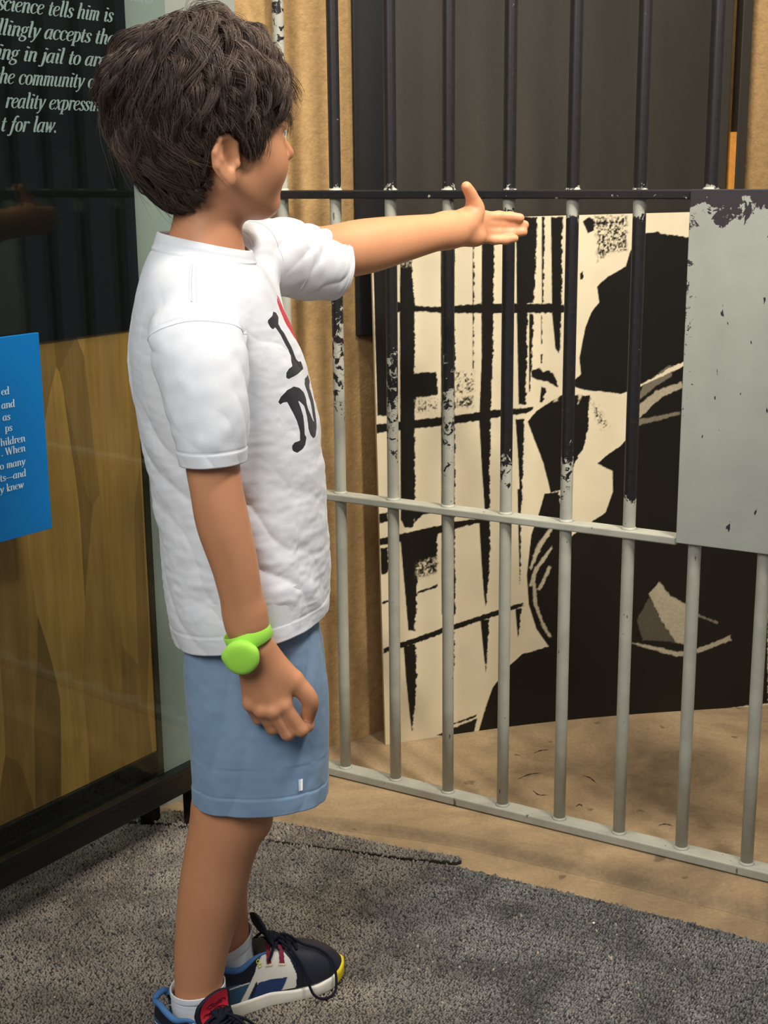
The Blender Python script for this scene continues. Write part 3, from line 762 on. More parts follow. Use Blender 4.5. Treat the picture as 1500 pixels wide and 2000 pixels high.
def carpet_col(rng, px, py):
    n = len(px)
    a = lowfreq(px, py, 5, 0.055); b_ = lowfreq(px, py, 6, 0.02); d = lowfreq(px, py, 8, 0.16)
    lightness = 0.50 * a + 0.25 * b_ + 0.25 * rng.random(n)
    brown = smoothstep(0.16, -0.10, px + 0.22 * (d - .5)) * (0.35 + 0.65 * d)
    g = np.array(S(87, 86, 84)); w_ = np.array(S(112, 103, 92))
    basec = g[None] * (1 - brown[:, None]) + w_[None] * brown[:, None]
    band = 1 + 0.22 * np.sin((py + 0.4 * px) * 2 * np.pi / 0.013) * smoothstep(-.05, .15, px)
    c = basec * (0.62 + 2.2 * lightness)[:, None] * band[:, None]
    pick = rng.random(n)
    c = np.where((pick < .06)[:, None], PAL[rng.integers(0, 7, n)], c)
    return c

MAIN = [(-1.9, 1.09), (-0.46, 2.215), (-0.375, 2.206), (-0.196, 2.141), (-0.12, 2.120), (-0.048, 2.098), (0.03, 2.074), (0.105, 2.054), (0.19, 2.010),
        (0.274, 1.966), (0.350, 1.926), (0.419, 1.888), (0.49, 1.848), (0.553, 1.81), (1.0, 1.55), (2.6, 0.62), (2.6, -1.4), (-1.9, -1.4)]
make_carpet('carpet', MAIN, 0.0004, 0.0050, (-0.80, 0.95, 1.42, 2.24), 'dark grey and brown loop carpet the person stands on', 11, carpet_col)
STRIP = [(-0.45, 2.236), (-0.385, 2.262), (-0.29, 2.252), (-0.202, 2.219), (-0.12, 2.187), (-0.049, 2.151), (0.03, 2.112), (0.116, 2.083), (0.121, 2.070), (0.112, 2.064),
         (0.04, 2.078), (-0.048, 2.1035), (-0.12, 2.1255), (-0.196, 2.1465), (-0.375, 2.212), (-0.45, 2.226)]
def strip_col(rng, px, py):
    return carpet_col(rng, px, py) * 1.05
make_carpet('carpet_strip', STRIP, 0.0004, 0.0062, (-0.46, 0.13, 2.05, 2.27), 'narrow cut strip of grey carpet laid along the edge beside the concrete', 12, strip_col)

# litter
for (x, y, z, s_, nm, lab) in ((0.307, 1.865, 0.0095, .0024, 'white_crumb', 'tiny white crumb on the grey carpet'), (0.335, 2.135, 0.0125, .003, 'white_crumb', 'tiny white crumb on the concrete floor inside the bars')):
    bm = bmesh.new(); bmesh.ops.create_icosphere(bm, subdivisions=1, radius=s_)
    for v_ in bm.verts: v_.co += Vector((noise.noise(v_.co * 900), noise.noise(v_.co * 700), 0)) * s_ * 0.4; v_.co.z *= .6
    o = bm_obj(nm, bm, M['white_chip'], loc=(x, y, z + s_ * .3)); tag(o, lab, 'crumb')
# ------------------------------------------------------------------ the person: one continuous body from a blended distance field
class Vol:
    def __init__(self, lo, hi, h):
        self.lo = np.array(lo, float); self.h = h
        self.n = np.ceil((np.array(hi) - self.lo) / h).astype(int) + 1
        self.D = np.full(tuple(self.n), 0.06, dtype=np.float32)
    def sub(self, lo, hi):
        i0 = np.clip(np.floor((np.array(lo) - self.lo) / self.h).astype(int), 0, self.n)
        i1 = np.clip(np.ceil((np.array(hi) - self.lo) / self.h).astype(int) + 1, 0, self.n)
        sl = tuple(slice(a, b) for a, b in zip(i0, i1))
        ax = [self.lo[d] + self.h * np.arange(i0[d], i1[d]) for d in range(3)]
        return sl, ax[0][:, None, None].astype(np.float32), ax[1][None, :, None].astype(np.float32), ax[2][None, None, :].astype(np.float32)
    def blend(self, sl, d, k, cut=False):
        A = self.D[sl]
        if cut:
            d = -d
            hh = np.maximum(k - np.abs(A - d), 0) / k
            self.D[sl] = np.maximum(A, d) + hh * hh * k * 0.25
        else:
            hh = np.maximum(k - np.abs(A - d), 0) / k
            self.D[sl] = np.minimum(A, d) - hh * hh * k * 0.25
    def cone(self, a, b, ra, rb, k=0.012, sq=None, cut=False):
        """capsule with tapering radius; sq = (axis, factor) flattens it along the axis"""
        a = np.array(a, float); b = np.array(b, float); R = max(ra, rb) * (max(1, sq[1]) if sq else 1) + k + 0.012
        sl, X, Y, Z = self.sub(np.minimum(a, b) - R, np.maximum(a, b) + R)
        if any(s_.stop <= s_.start for s_ in sl): return
        e = b - a; L2 = e @ e + 1e-12
        x, y, z = X - a[0], Y - a[1], Z - a[2]
        t_ = np.clip((x * e[0] + y * e[1] + z * e[2]) / L2, 0, 1)
        dx, dy, dz = x - t_ * e[0], y - t_ * e[1], z - t_ * e[2]
        if sq:
            u = np.array(sq[0], float); u /= np.linalg.norm(u)
            q = (dx * u[0] + dy * u[1] + dz * u[2]) * (1 / sq[1] - 1)
            dx, dy, dz = dx + q * u[0], dy + q * u[1], dz + q * u[2]
        d = np.sqrt(dx * dx + dy * dy + dz * dz) - (ra + (rb - ra) * t_)
        if sq: d = d * min(1.0, sq[1])
        self.blend(sl, d.astype(np.float32), k, cut)
    def chain(self, pts, k=0.012, sq=None):
        """one smooth tapering limb through the joints, blended once"""
        P = np.array([list(p) + [r] for p, r in pts], float)
        C = catmull(P, 18 * (len(P) - 1) + 1); R = C[:, 3].max() + k + 0.012
        sl, X, Y, Z = self.sub(C[:, :3].min(0) - R, C[:, :3].max(0) + R)
        d = None
        for a, b in zip(C[:-1], C[1:]):
            e = b[:3] - a[:3]; L2 = e @ e + 1e-12
            x, y, z = X - a[0], Y - a[1], Z - a[2]
            t_ = np.clip((x * e[0] + y * e[1] + z * e[2]) / L2, 0, 1)
            q = np.sqrt((x - t_ * e[0]) ** 2 + (y - t_ * e[1]) ** 2 + (z - t_ * e[2]) ** 2) - (a[3] + (b[3] - a[3]) * t_)
            d = q if d is None else np.minimum(d, q)
        self.blend(sl, d.astype(np.float32), k)
    def ell(self, c, r, k=0.012, M3=None, cut=False):
        """ellipsoid; rows of M3 are its axes"""
        c = np.array(c, float); r = np.array(r, float); R = r.max() + k + 0.012
        sl, X, Y, Z = self.sub(c - R, c + R)
        if any(s_.stop <= s_.start for s_ in sl): return
        x, y, z = X - c[0], Y - c[1], Z - c[2]
        if M3 is not None:
            x, y, z = (M3[i][0] * x + M3[i][1] * y + M3[i][2] * z for i in range(3))
        k0 = np.sqrt((x / r[0]) ** 2 + (y / r[1]) ** 2 + (z / r[2]) ** 2)
        k1 = np.sqrt((x / r[0] ** 2) ** 2 + (y / r[1] ** 2) ** 2 + (z / r[2] ** 2) ** 2) + 1e-9
        d = k0 * (k0 - 1.0) / k1
        self.blend(sl, d.astype(np.float32), k, cut)
    def mesh(self):
        D = self.D; n = self.n
        ins = D < 0
        c = np.zeros(tuple(n - 1), np.int8)
        for i in (0, 1):
            for j in (0, 1):
                for k in (0, 1):
                    c += ins[i:n[0] - 1 + i, j:n[1] - 1 + j, k:n[2] - 1 + k]
        cells = np.argwhere((c > 0) & (c < 8))
        cid = -np.ones(tuple(n - 1), np.int32); cid[tuple(cells.T)] = np.arange(len(cells))
        acc = np.zeros((len(cells), 3)); cnt = np.zeros(len(cells))
        corner = {(i, j, k): D[cells[:, 0] + i, cells[:, 1] + j, cells[:, 2] + k].astype(float) for i in (0, 1) for j in (0, 1) for k in (0, 1)}
        for ax in range(3):
            o1, o2 = [d for d in range(3) if d != ax]
            for a in (0, 1):
                for b in (0, 1):
                    p = [0, 0, 0]; p[o1] = a; p[o2] = b; q = list(p); q[ax] = 1
                    va, vb = corner[tuple(p)], corner[tuple(q)]
                    m_ = (va < 0) != (vb < 0)
                    t_ = np.where(m_, va / np.where(m_, va - vb, 1), 0)
                    pos = np.tile(np.array(p, float), (len(cells), 1)); pos[:, ax] = t_
                    acc[m_] += pos[m_]; cnt[m_] += 1
        V = self.lo + self.h * (cells + acc / cnt[:, None])
        F = []
        for ax in range(3):
            o1, o2 = (ax + 1) % 3, (ax + 2) % 3
            A = [slice(0, n[d]) for d in range(3)]; B = list(A)
            A[ax] = slice(0, n[ax] - 1); B[ax] = slice(1, n[ax])
            s0 = ins[tuple(A)]; s1 = ins[tuple(B)]
            e = np.argwhere(s0 != s1)
            e = e[(e[:, o1] > 0) & (e[:, o2] > 0) & (e[:, o1] < n[o1] - 1) & (e[:, o2] < n[o2] - 1)]
            fl_ = s0[tuple(e.T)]
            def cc(da, db):
                q = e.copy(); q[:, o1] += da; q[:, o2] += db
                return cid[tuple(q.T)]
            qd = np.stack([cc(-1, -1), cc(0, -1), cc(0, 0), cc(-1, 0)], 1)
            qd[~fl_] = qd[~fl_][:, ::-1]
            F.append(qd)
        return V, np.concatenate(F)

BO = Vector((-0.200, 1.660, 0.0)); BRZ = math.radians(5.0)
vol = Vol((-0.155, -0.215, -0.002), (0.475, 0.475, 1.285), 0.0023)
# trunk (under the clothes)
vol.ell((.030, 0, .565), (.066, .080, .08), .02)
vol.ell((.022, 0, .66), (.062, .082, .10), .04)
vol.ell((.002, 0, .80), (.062, .088, .115), .05)
vol.ell((-.008, 0, .90), (.058, .090, .075), .04)
vol.cone((-.016, -.060, .940), (.012, .072, .962), .028, .034, .03)
vol.cone((-.012, 0, .95), (-.008, 0, 1.005), .050, .044, .03)
vol.cone((-.010, 0, .98), (-.001, 0, 1.075), .042, .0385, .02)
# head, turned away from the camera
HC = np.array([.003, 0.0, 1.150]); HA = math.radians(27.0)
HX = np.array([math.cos(HA), math.sin(HA), 0]); HY = np.array([-math.sin(HA), math.cos(HA), 0]); HZ = np.array([0, 0, 1.0])
HM = np.stack([HX, HY, HZ])
def hp(x, y, z): return HC + HX * x + HY * y + HZ * z
vol.ell(hp(-.010, 0, .030), (.090, .072, .080), .012, HM)
vol.ell(hp(.030, 0, -.012), (.055, .060, .062), .025, HM)
vol.ell(hp(.035, 0, -.050), (.050, .050, .046), .022, HM)
for sy in (-1, 1):
    vol.cone(hp(-.005, .050 * sy, -.050), hp(.058, .016 * sy, -.083), .017, .013, .022)
    vol.ell(hp(.050, .030 * sy, -.036), (.030, .027, .030), .018, HM)
    vol.cone(hp(.074, .016 * sy, .014), hp(.064, .040 * sy, .013), .010, .009, .016)
vol.ell(hp(.068, 0, -.082), (.017, .018, .014), .016, HM)
vol.ell(hp(.060, 0, .040), (.030, .045, .035), .03, HM)
for sy in (-1, 1):
    vol.ell(hp(.084, .030 * sy, -.002), (.013, .016, .009), .008, HM, cut=True)
vol.cone(hp(.081, 0, .006), hp(.1005, 0, -.024), .0065, .0088, .012)
for sy in (-1, 1):
    vol.ell(hp(.090, .0085 * sy, -.029), (.008, .0055, .006), .006, HM)
    vol.ell(hp(.093, .0055 * sy, -.0345), (.0035, .0025, .003), .003, HM, cut=True)
vol.ell(hp(.082, 0, -.053), (.010, .020, .0065), .006, HM)
vol.ell(hp(.079, 0, -.0635), (.010, .017, .0068), .006, HM)
vol.cone(hp(.092, -.019, -.0585), hp(.092, .019, -.0585), .0016, .0016, .003, cut=True)
for sy in (-1, 1):                                   # upper lid roll
    vol.cone(hp(.0835, .020 * sy, .0055), hp(.0745, .041 * sy, .0045), .0042, .0038, .005)
    vol.cone(hp(.082, .020 * sy, -.0085), hp(.0735, .040 * sy, -.0075), .0036, .0034, .005)
# ears: shell, bowl, rim and lobe
for sy in (-1, 1):
    ex = HX * math.cos(math.radians(9)) - HY * sy * math.sin(math.radians(9)); ex = -ex     # runs backwards and outwards
    ez = HZ * .985 - HX * .17; ez /= np.linalg.norm(ez)
    ey = np.cross(ez, ex); ey /= np.linalg.norm(ey); ez = np.cross(ex, ey)
    EM = np.stack([ex, ey, ez]); ec = hp(-.015, .0735 * sy, -.033)
    def ep(a, b, c): return ec + ex * a * 1.08 + ey * b + ez * c * .90
    outw = 1 if (ey @ HY) * sy > 0 else -1
    vol.ell(ep(.002, 0, .004), (.0175, .0055, .0240), .004, EM)
    vol.ell(ep(.001, .0065 * outw, .004), (.0115, .0060, .0165), .003, EM, cut=True)
    rim = [ep(-.012, .002 * outw, .004), ep(-.010, .003 * outw, .020), ep(.000, .0035 * outw, .0295), ep(.011, .0035 * outw, .025), ep(.0165, .003 * outw, .010), ep(.0145, .002 * outw, -.006), ep(.007, .001 * outw, -.018)]
    for p, q in zip(rim[:-1], rim[1:]): vol.cone(p, q, .0036, .0036, .003)
    anti = [ep(.009, .002 * outw, .016), ep(.009, .0025 * outw, .002), ep(.004, .002 * outw, -.009)]
    for p, q in zip(anti[:-1], anti[1:]): vol.cone(p, q, .0028, .0030, .004)
    vol.ell(ep(-.002, .001 * outw, -.021), (.0085, .0048, .0095), .005, EM)
    vol.ell(ep(-.011, .0035 * outw, -.004), (.0040, .0035, .0050), .003, EM)
    vol.ell(ep(-.003, .005 * outw, -.002), (.0055, .0055, .0075), .004, EM, cut=True)
# near arm (right arm, hanging)
vol.chain([((-.014, -.086, .930), .028), ((-.010, -.122, .895), .032), ((-.004, -.144, .80), .0305), ((.000, -.150, .762), .0295),
           ((.006, -.151, .722), .0300), ((.018, -.150, .668), .0262), ((.0275, -.148, .605), .0228)], .012)
vol.cone((.0275, -.148, .612), (.033, -.147, .574), .0225, .0222, .012, sq=((0.1, 1, 0), .78))
MC = [(.068, -.152, .500), (.055, -.156, .494), (.042, -.153, .495), (.029, -.145, .501)]
for (x, y, z), r in zip(MC, (.0100, .0100, .0095, .0088)):
    vol.cone((.036 + (x - .048) * .45, -.148, .570), (x, y + .006, z + .004), .0125, r, .010, sq=((0.0, 1, 0.1), .9))
    vol.ell((x, y + .001, z + .001), (.0078, .0078, .0078), .006)
vol.cone((.045, -.138, .555), (.060, -.132, .520), .014, .012, .012)
FG = [[(.068, -.150, .500), (.0875, -.148, .4685), (.0955, -.128, .4650), (.0985, -.114, .4735)],
      [(.055, -.152, .494), (.0715, -.147, .4640), (.0765, -.124, .4610), (.0745, -.112, .4720)],
      [(.042, -.149, .494), (.0545, -.140, .4690), (.0590, -.118, .4680), (.0580, -.109, .4800)],
      [(.029, -.142, .500), (.0380, -.131, .4780), (.0420, -.112, .4790), (.0415, -.105, .4890)]]
for ch, r0 in zip(FG, (.0088, .0088, .0083, .0075)):
    for i in range(3):
        vol.cone(ch[i], ch[i + 1], r0 * (1 - .07 * i), r0 * (1 - .07 * (i + 1)), .0035)
vol.chain([((.048, -.136, .560), .0140), ((.080, -.138, .527), .0122)], .016)
vol.chain([((.080, -.138, .527), .0118), ((.0985, -.138, .502), .0105), ((.0965, -.130, .478), .0088)], .004)
# far arm (left arm, reaching to the bars) with an open hand
AD = np.array([math.cos(math.radians(40)), math.sin(math.radians(40)), 0]); AN = np.array([AD[1], -AD[0], 0]); AS = np.array([.060, .115, 0])
def ap(a, n_, z): return AS + AD * a + AN * n_ + np.array([0, 0, z])
vol.chain([((.030, .085, .975), .042), (tuple(ap(.03, 0, .996)), .038), (tuple(ap(.11, 0, .999)), .0360), (tuple(ap(.165, 0, 1.004)), .0370), (tuple(ap(.20, 0, 1.007)), .0360),
           (tuple(ap(.25, 0, 1.012)), .0320), (tuple(ap(.31, 0, 1.0175)), .0270), (tuple(ap(.355, 0, 1.021)), .0245)], .014)
vol.cone(ap(.345, 0, 1.021), ap(.382, 0, 1.0225), .0240, .0240, .012, sq=(AN, .80))
mz = (1.0365, 1.0265, 1.0160, 1.0070)
for i, z in enumerate(mz):
    vol.cone(ap(.380, -.002, 1.0235 + (z - 1.0235) * .55), ap(.432 - .003 * i, -.004, z), .0145, .0102, .010, sq=(AN, .9))
FT = [[(.432, -.003, 1.0365), (.453, .006, 1.0375), (.468, .016, 1.0365), (.478, .026, 1.0345)],
      [(.431, -.003, 1.0265), (.457, .005, 1.0265), (.476, .015, 1.0250), (.491, .024, 1.0240)],
      [(.428, -.003, 1.0160), (.453, .006, 1.0140), (.472, .016, 1.0130), (.486, .026, 1.0140)],
      [(.424, -.003, 1.0070), (.443, .007, 1.0035), (.456, .017, 1.0030), (.465, .027, 1.0055)]]
for ch, r0 in zip(FT, (.0082, .0084, .0080, .0072)):
    P = [ap(*c) for c in ch]
    for i in range(3):
        vol.cone(P[i], P[i + 1], r0 * (1 - .06 * i), r0 * (1 - .06 * (i + 1)), .0035)
vol.chain([(tuple(ap(.383, .006, 1.031)), .0165), (tuple(ap(.398, .008, 1.046)), .0140), (tuple(ap(.396, .008, 1.056)), .0112)], .012)
vol.chain([(tuple(ap(.396, .008, 1.055)), .0108), (tuple(ap(.386, .010, 1.070)), .0092), (tuple(ap(.376, .010, 1.0810)), .0078)], .005)
vol.ell(ap(.400, .010, 1.010), (.014, .014, .013), .012)
# legs
vol.chain([((.034, -.052, .545), .056), ((.022, -.060, .45), .052), ((.005, -.061, .372), .0475), ((-.003, -.060, .335), .0475), ((-.006, -.060, .312), .0475), ((-.018, -.060, .267), .0440), ((-.0305, -.060, .210), .0420),
           ((-.045, -.060, .140), .0350), ((-.051, -.060, .090), .0312), ((-.052, -.060, .050), .031)], .012)
vol.ell((.030, -.060, .318), (.021, .026, .026), .014)
vol.cone((-.052, -.060, .044), (.018, -.122, .030), .025, .014, .015)
vol.chain([((.040, .050, .545), .056), ((.030, .054, .45), .052), ((.008, .052, .34), .0455), ((.001, .050, .305), .0455), ((-.010, .046, .260), .0420), ((-.021, .042, .200), .0390),
           ((-.020, .037, .150), .0330), ((-.015, .027, .095), .0295), ((-.013, .021, .052), .029)], .012)
vol.ell((.026, .051, .308), (.022, .026, .026), .02)
vol.cone((-.013, .019, .044), (.080, .056, .030), .025, .014, .015)
V, F = vol.mesh()
m, nt, b = mat('skin'); setc(b, None, 0.48, 0.35)
v = coords(nt)
lk(nt, ramp(nt, noise_n(nt, v, 14, 4, 0.6), [(0.25, S(198, 138, 100)), (0.75, S(212, 152, 114))]), b.inputs['Base Color'])
b.inputs['Subsurface Weight'].default_value = 0.12
b.inputs['Subsurface Radius'].default_value = (1.0, 0.35, 0.18)
b.inputs['Subsurface Scale'].default_value = 0.006
bump(nt, b, noise_n(nt, v, 420, 3), 0.06, 0.0006)
M['skin'] = m
person = mesh_np('person', V, F, M['skin'], None, smooth=True, loc=BO)
person.rotation_euler = (0, 0, BRZ)
tag(person, 'dark-haired child in a white T-shirt and blue shorts, arm stretched toward the jail bars', 'person')

# eyes
M['eye_white'] = plain('eye_white', S(228, 220, 210), 0.2, 0.5)
M['iris'] = plain('eye_iris', S(52, 34, 24), 0.12, 0.6)
for sy in (-1, 1):
    c = hp(.0705, .0295 * sy, -.0015)
    bm = bmesh.new(); bmesh.ops.create_uvsphere(bm, u_segments=20, v_segments=14, radius=.0108)
    e = bm_obj('eye', bm, M['eye_white'], person, smooth=True, loc=Vector(c))
    bm = bmesh.new(); bmesh.ops.create_uvsphere(bm, u_segments=16, v_segments=10, radius=.0056)
    d_ = HX * .0062 + HY * .0006 * sy
    bm_obj('iris', bm, M['iris'], e, smooth=True, loc=Vector(d_))
# eyebrows
M['brow'] = plain('eyebrow_hair', S(34, 25, 20), 0.7, 0.2)
# ------------------------------------------------------------------ clothing helpers
def vnoise3(P, cell, seed=0):
    """smooth value noise on points (n,3); cell may be a 3-vector"""
    G = np.random.default_rng(seed).random((48, 48, 48))
    q = P / np.asarray(cell) + 100.0
    i = np.floor(q).astype(int); u = q - i; u = u * u * (3 - 2 * u)
    i = i % 47
    r = 0
    for a in (0, 1):
        for b_ in (0, 1):
            for c in (0, 1):
                w = (u[:, 0] if a else 1 - u[:, 0]) * (u[:, 1] if b_ else 1 - u[:, 1]) * (u[:, 2] if c else 1 - u[:, 2])
                r = r + w * G[(i[:, 0] + a), (i[:, 1] + b_), (i[:, 2] + c)]
    return r - 0.5

def grid_normals(V, nr, nc):
    G = V.reshape(nr, nc, 3)
    du = np.roll(G, -1, 1) - np.roll(G, 1, 1)
    dv = np.gradient(G, axis=0)
    N = np.cross(du, dv); N /= np.linalg.norm(N, axis=2)[..., None] + 1e-12
    return N.reshape(-1, 3)

def interp_rows(rows, n, pw=1.0):
    R = np.array(rows, float)
    t_ = np.linspace(0, 1, n) ** pw
    return catmull(R, 2000)[np.minimum((t_ * 1999).astype(int), 1999)]

def knit(name, c, rough=0.85, bs=0.25, scale=900):
    m_, nt_, b_ = mat(name); setc(b_, c, rough, 0.2)
    v_ = coords(nt_)
    bump(nt_, b_, noise_n(nt_, v_, scale, 2), bs, 0.0006)
    b_.inputs['Sheen Weight'].default_value = 0.15
    return m_, nt_, b_, v_

# ---- T-shirt
m, nt, b, v = knit('white_cotton', None)
lk(nt, ramp(nt, noise_n(nt, v, 30, 3), [(0.3, S(224, 227, 233)), (0.7, S(233, 236, 241))]), b.inputs['Base Color'])
base_link = b.inputs['Base Color'].links[0].from_socket
a1 = nt.nodes.new('ShaderNodeAttribute'); a1.attribute_name = 'ink'
a2 = nt.nodes.new('ShaderNodeAttribute'); a2.attribute_name = 'red'
wob = math_n(nt, 'MULTIPLY', math_n(nt, 'SUBTRACT', noise_n(nt, v, 400, 2), 0.5), 0.5)
ik = math_n(nt, 'LESS_THAN', math_n(nt, 'ADD', a1.outputs['Fac'], wob), 50.0)
rd = math_n(nt, 'LESS_THAN', math_n(nt, 'ADD', a2.outputs['Fac'], wob), 50.0)
c_ = mix_c(nt, ik, base_link, S(38, 38, 44)); c_ = mix_c(nt, rd, c_, S(206, 40, 58))
lk(nt, c_, b.inputs['Base Color'])
M['cotton'] = m

#         z     back   front   rl    slope
TORSO = [(.5630, -.066, .131, .1300, .19), (.600, -.0725, .1335, .1270, .13), (.660, -.0740, .1325, .1210, .06), (.730, -.0815, .1290, .1145, .0),
         (.795, -.0925, .1235, .1140, .0), (.842, -.0990, .1160, .1150, .0), (.890, -.1030, .1040, .1175, .0), (.921, -.1000, .0925, .1190, .0),
         (.948, -.0945, .0810, .1190, .0), (.972, -.0885, .0715, .1110, .0), (.991, -.0815, .0620, .0950, -.04), (1.004, -.0735, .0545, .0740, -.12),
         (1.0125, -.0660, .0510, .0585, -.18), (1.0200, -.0630, .0490, .0555, -.21), (1.0250, -.0610, .0470, .0535, -.22)]
NR, NC = 330, 500
R_ = interp_rows(TORSO, NR)
th = np.linspace(0, 2 * np.pi, NC, endpoint=False)
def sring(z, bk, fr_, rl, sl, th, pw=2.25):
    ct, st = np.cos(th), np.sin(th)
    cf, rf = (bk + fr_) / 2, (fr_ - bk) / 2
    f_ = cf + rf * np.sign(ct) * np.abs(ct) ** (2 / pw); l_ = rl * np.sign(st) * np.abs(st) ** (2 / pw)
    return np.stack([f_, l_, z + sl * (f_ - cf)], -1)
V = np.concatenate([sring(*r, th) for r in R_])
_w = smoothstep(.015, .085, V[:, 1]) * smoothstep(.88, .985, V[:, 2]) * (1 - .80 * smoothstep(1.004, 1.018, V[:, 2]))
V = V + np.stack([.016 * _w, .006 * _w, .026 * _w], 1)                  # the far shoulder lifts with the reaching arm
TH = np.tile(th, NR); TH = np.where(TH > np.pi, TH - 2 * np.pi, TH)
N = -grid_normals(V, NR, NC)
if (N[NC * 100] @ np.array([1, 0, 0])) < 0: N = -N
z_ = V[:, 2]; f_ = V[:, 0]; l_ = V[:, 1]
row = np.repeat(np.arange(NR), NC) / (NR - 1)
ds = np.array([0.121 * TH, z_, np.zeros(len(z_))]).T                       # unrolled cloth coordinates
low = vnoise3(ds, (.09, .11, 1), 1)
ph = (ds[:, 0] * 34 + ds[:, 1] * 42) + 3.2 * vnoise3(ds, (.07, .10, 1), 2)
side = smoothstep(-.10, -.9, TH * 0 + np.sin(TH))                          # near flank
fold = (np.abs(np.sin(ph)) ** 0.7 - .62) * (0.3 + 1.4 * np.clip(vnoise3(ds, (.10, .09, 1), 3) + .5, 0, 1) ** 2)
ph2 = ds[:, 1] * 95 + ds[:, 0] * 12 + 5 * vnoise3(ds, (.06, .05, 1), 4)
fold2 = np.sin(ph2) * np.clip(vnoise3(ds, (.05, .07, 1), 5) * 2, 0, 1)
crum = vnoise3(ds, (.020, .0065, 1), 6) * .6 + vnoise3(ds, (.010, .0045, 1), 7) * .4
lowz = smoothstep(.86, .66, z_)
amp = smoothstep(1.0, .93, z_) * (0.25 + 0.75 * smoothstep(.56, .62, z_))
disp = amp * (.0050 * low + .0048 * fold * (.30 + .70 * lowz) + .0024 * fold2 * (.25 + .75 * lowz) + .0022 * crum * (.35 + .65 * lowz))
# collar puckers on the stretched far shoulder
pk = np.sin(TH * 46 + 2 * vnoise3(ds, (.03, .05, 1), 9)) * smoothstep(.95, .985, z_) * smoothstep(1.018, 1.0, z_) * smoothstep(.3, .9, TH) * smoothstep(2.4, 1.6, TH)
disp += .0009 * pk
# hem band, collar rib
hz = R_[:, 0][np.minimum((row * (NR - 1)).astype(int), NR - 1)]
disp += .0007 * smoothstep(.5835, .5815, hz) - .0005 * np.exp(-((hz - .5835) / .0012) ** 2)
disp += .0016 * smoothstep(1.0085, 1.0098, hz) - .0006 * np.exp(-((hz - 1.0083) / .0009) ** 2)
V = V + N * disp[:, None]
def sleeve(path, ru, rv, uref, nr, nc, seed, amp, seamat=None):
    """open tube: elliptical rings perpendicular to the path; ru/rv radii along uref and across"""
    P = catmull(np.c_[np.array(path), ru, rv], nr)
    C = P[:, :3]; T = np.gradient(C, axis=0); T /= np.linalg.norm(T, axis=1)[:, None]
    U = np.array(uref, float)[None] - T * (T @ np.array(uref, float))[:, None]; U /= np.linalg.norm(U, axis=1)[:, None]
    W = np.cross(T, U)
    th_ = np.linspace(0, 2 * np.pi, nc, endpoint=False)
    V = C[:, None] + P[:, 3][:, None, None] * np.cos(th_)[None, :, None] * U[:, None] + P[:, 4][:, None, None] * np.sin(th_)[None, :, None] * W[:, None]
    Np = np.cos(th_)[None, :, None] * U[:, None] + np.sin(th_)[None, :, None] * W[:, None]
    s_ = np.linspace(0, 1, nr)
    ln = np.linalg.norm(np.diff(C, axis=0), axis=1).sum()
    ds = np.stack([np.tile(th_[None] * .045, (nr, 1)), np.tile((s_ * ln)[:, None], (1, nc)), np.zeros((nr, nc))], -1).reshape(-1, 3)
    ph = ds[:, 0] * 70 + ds[:, 1] * 55 + 3 * vnoise3(ds, (.05, .05, 1), seed)
    fd = (np.abs(np.sin(ph)) ** .7 - .6) * np.clip(vnoise3(ds, (.05, .06, 1), seed + 1) + .45, 0, 1)
    cr = vnoise3(ds, (.016, .012, 1), seed + 2)
    fade = np.repeat(smoothstep(0, .3, s_) * (1 - .55 * smoothstep(.8, .95, s_)), nc)
    d_ = amp * fade * (fd * 1.2 + .5 * vnoise3(ds, (.04, .05, 1), seed + 3) * 2) + .0018 * cr * fade
    hem = np.repeat(s_, nc)
    hb = 1 - .017 / ln
    d_ += .0007 * smoothstep(hb, hb + .008, hem) - .0006 * np.exp(-((hem - hb) / .008) ** 2)
    V = V + Np * d_.reshape(nr, nc)[..., None]
    ins = [V[-1] - Np[-1] * i_ + T[-1] * t_ for i_, t_ in ((.0008, .0006), (.0022, .0), (.003, -.012), (.003, -.03))]
    A = np.concatenate([V, np.array(ins)])
    return A.reshape(-1, 3), [grid_faces(len(A), nc)], V, T

slv1 = sleeve([(-.018, -.072, .950), (-.017, -.106, .938), (-.014, -.127, .910), (-.009, -.1435, .870), (-.0045, -.151, .830), (-.003, -.152, .792)],
              [.036, .0500, .0520, .0475, .0415, .0365], [.020, .032, .040, .0390, .0370, .0350], (1, 0, 0), 150, 180, 21, .0042)
slv2 = sleeve([(.006, .036, .960), (.030, .078, .990), tuple(ap(.03, 0, .998)), tuple(ap(.065, 0, .992)), tuple(ap(.100, 0, .986)), tuple(ap(.121, .0, .983))],
              [.024, .0470, .0500, .0490, .0475, .0460], [.024, .044, .046, .044, .043, .0415], (-.15, 0, 1), 150, 180, 31, .0034)
iS, iS2 = 44, 42
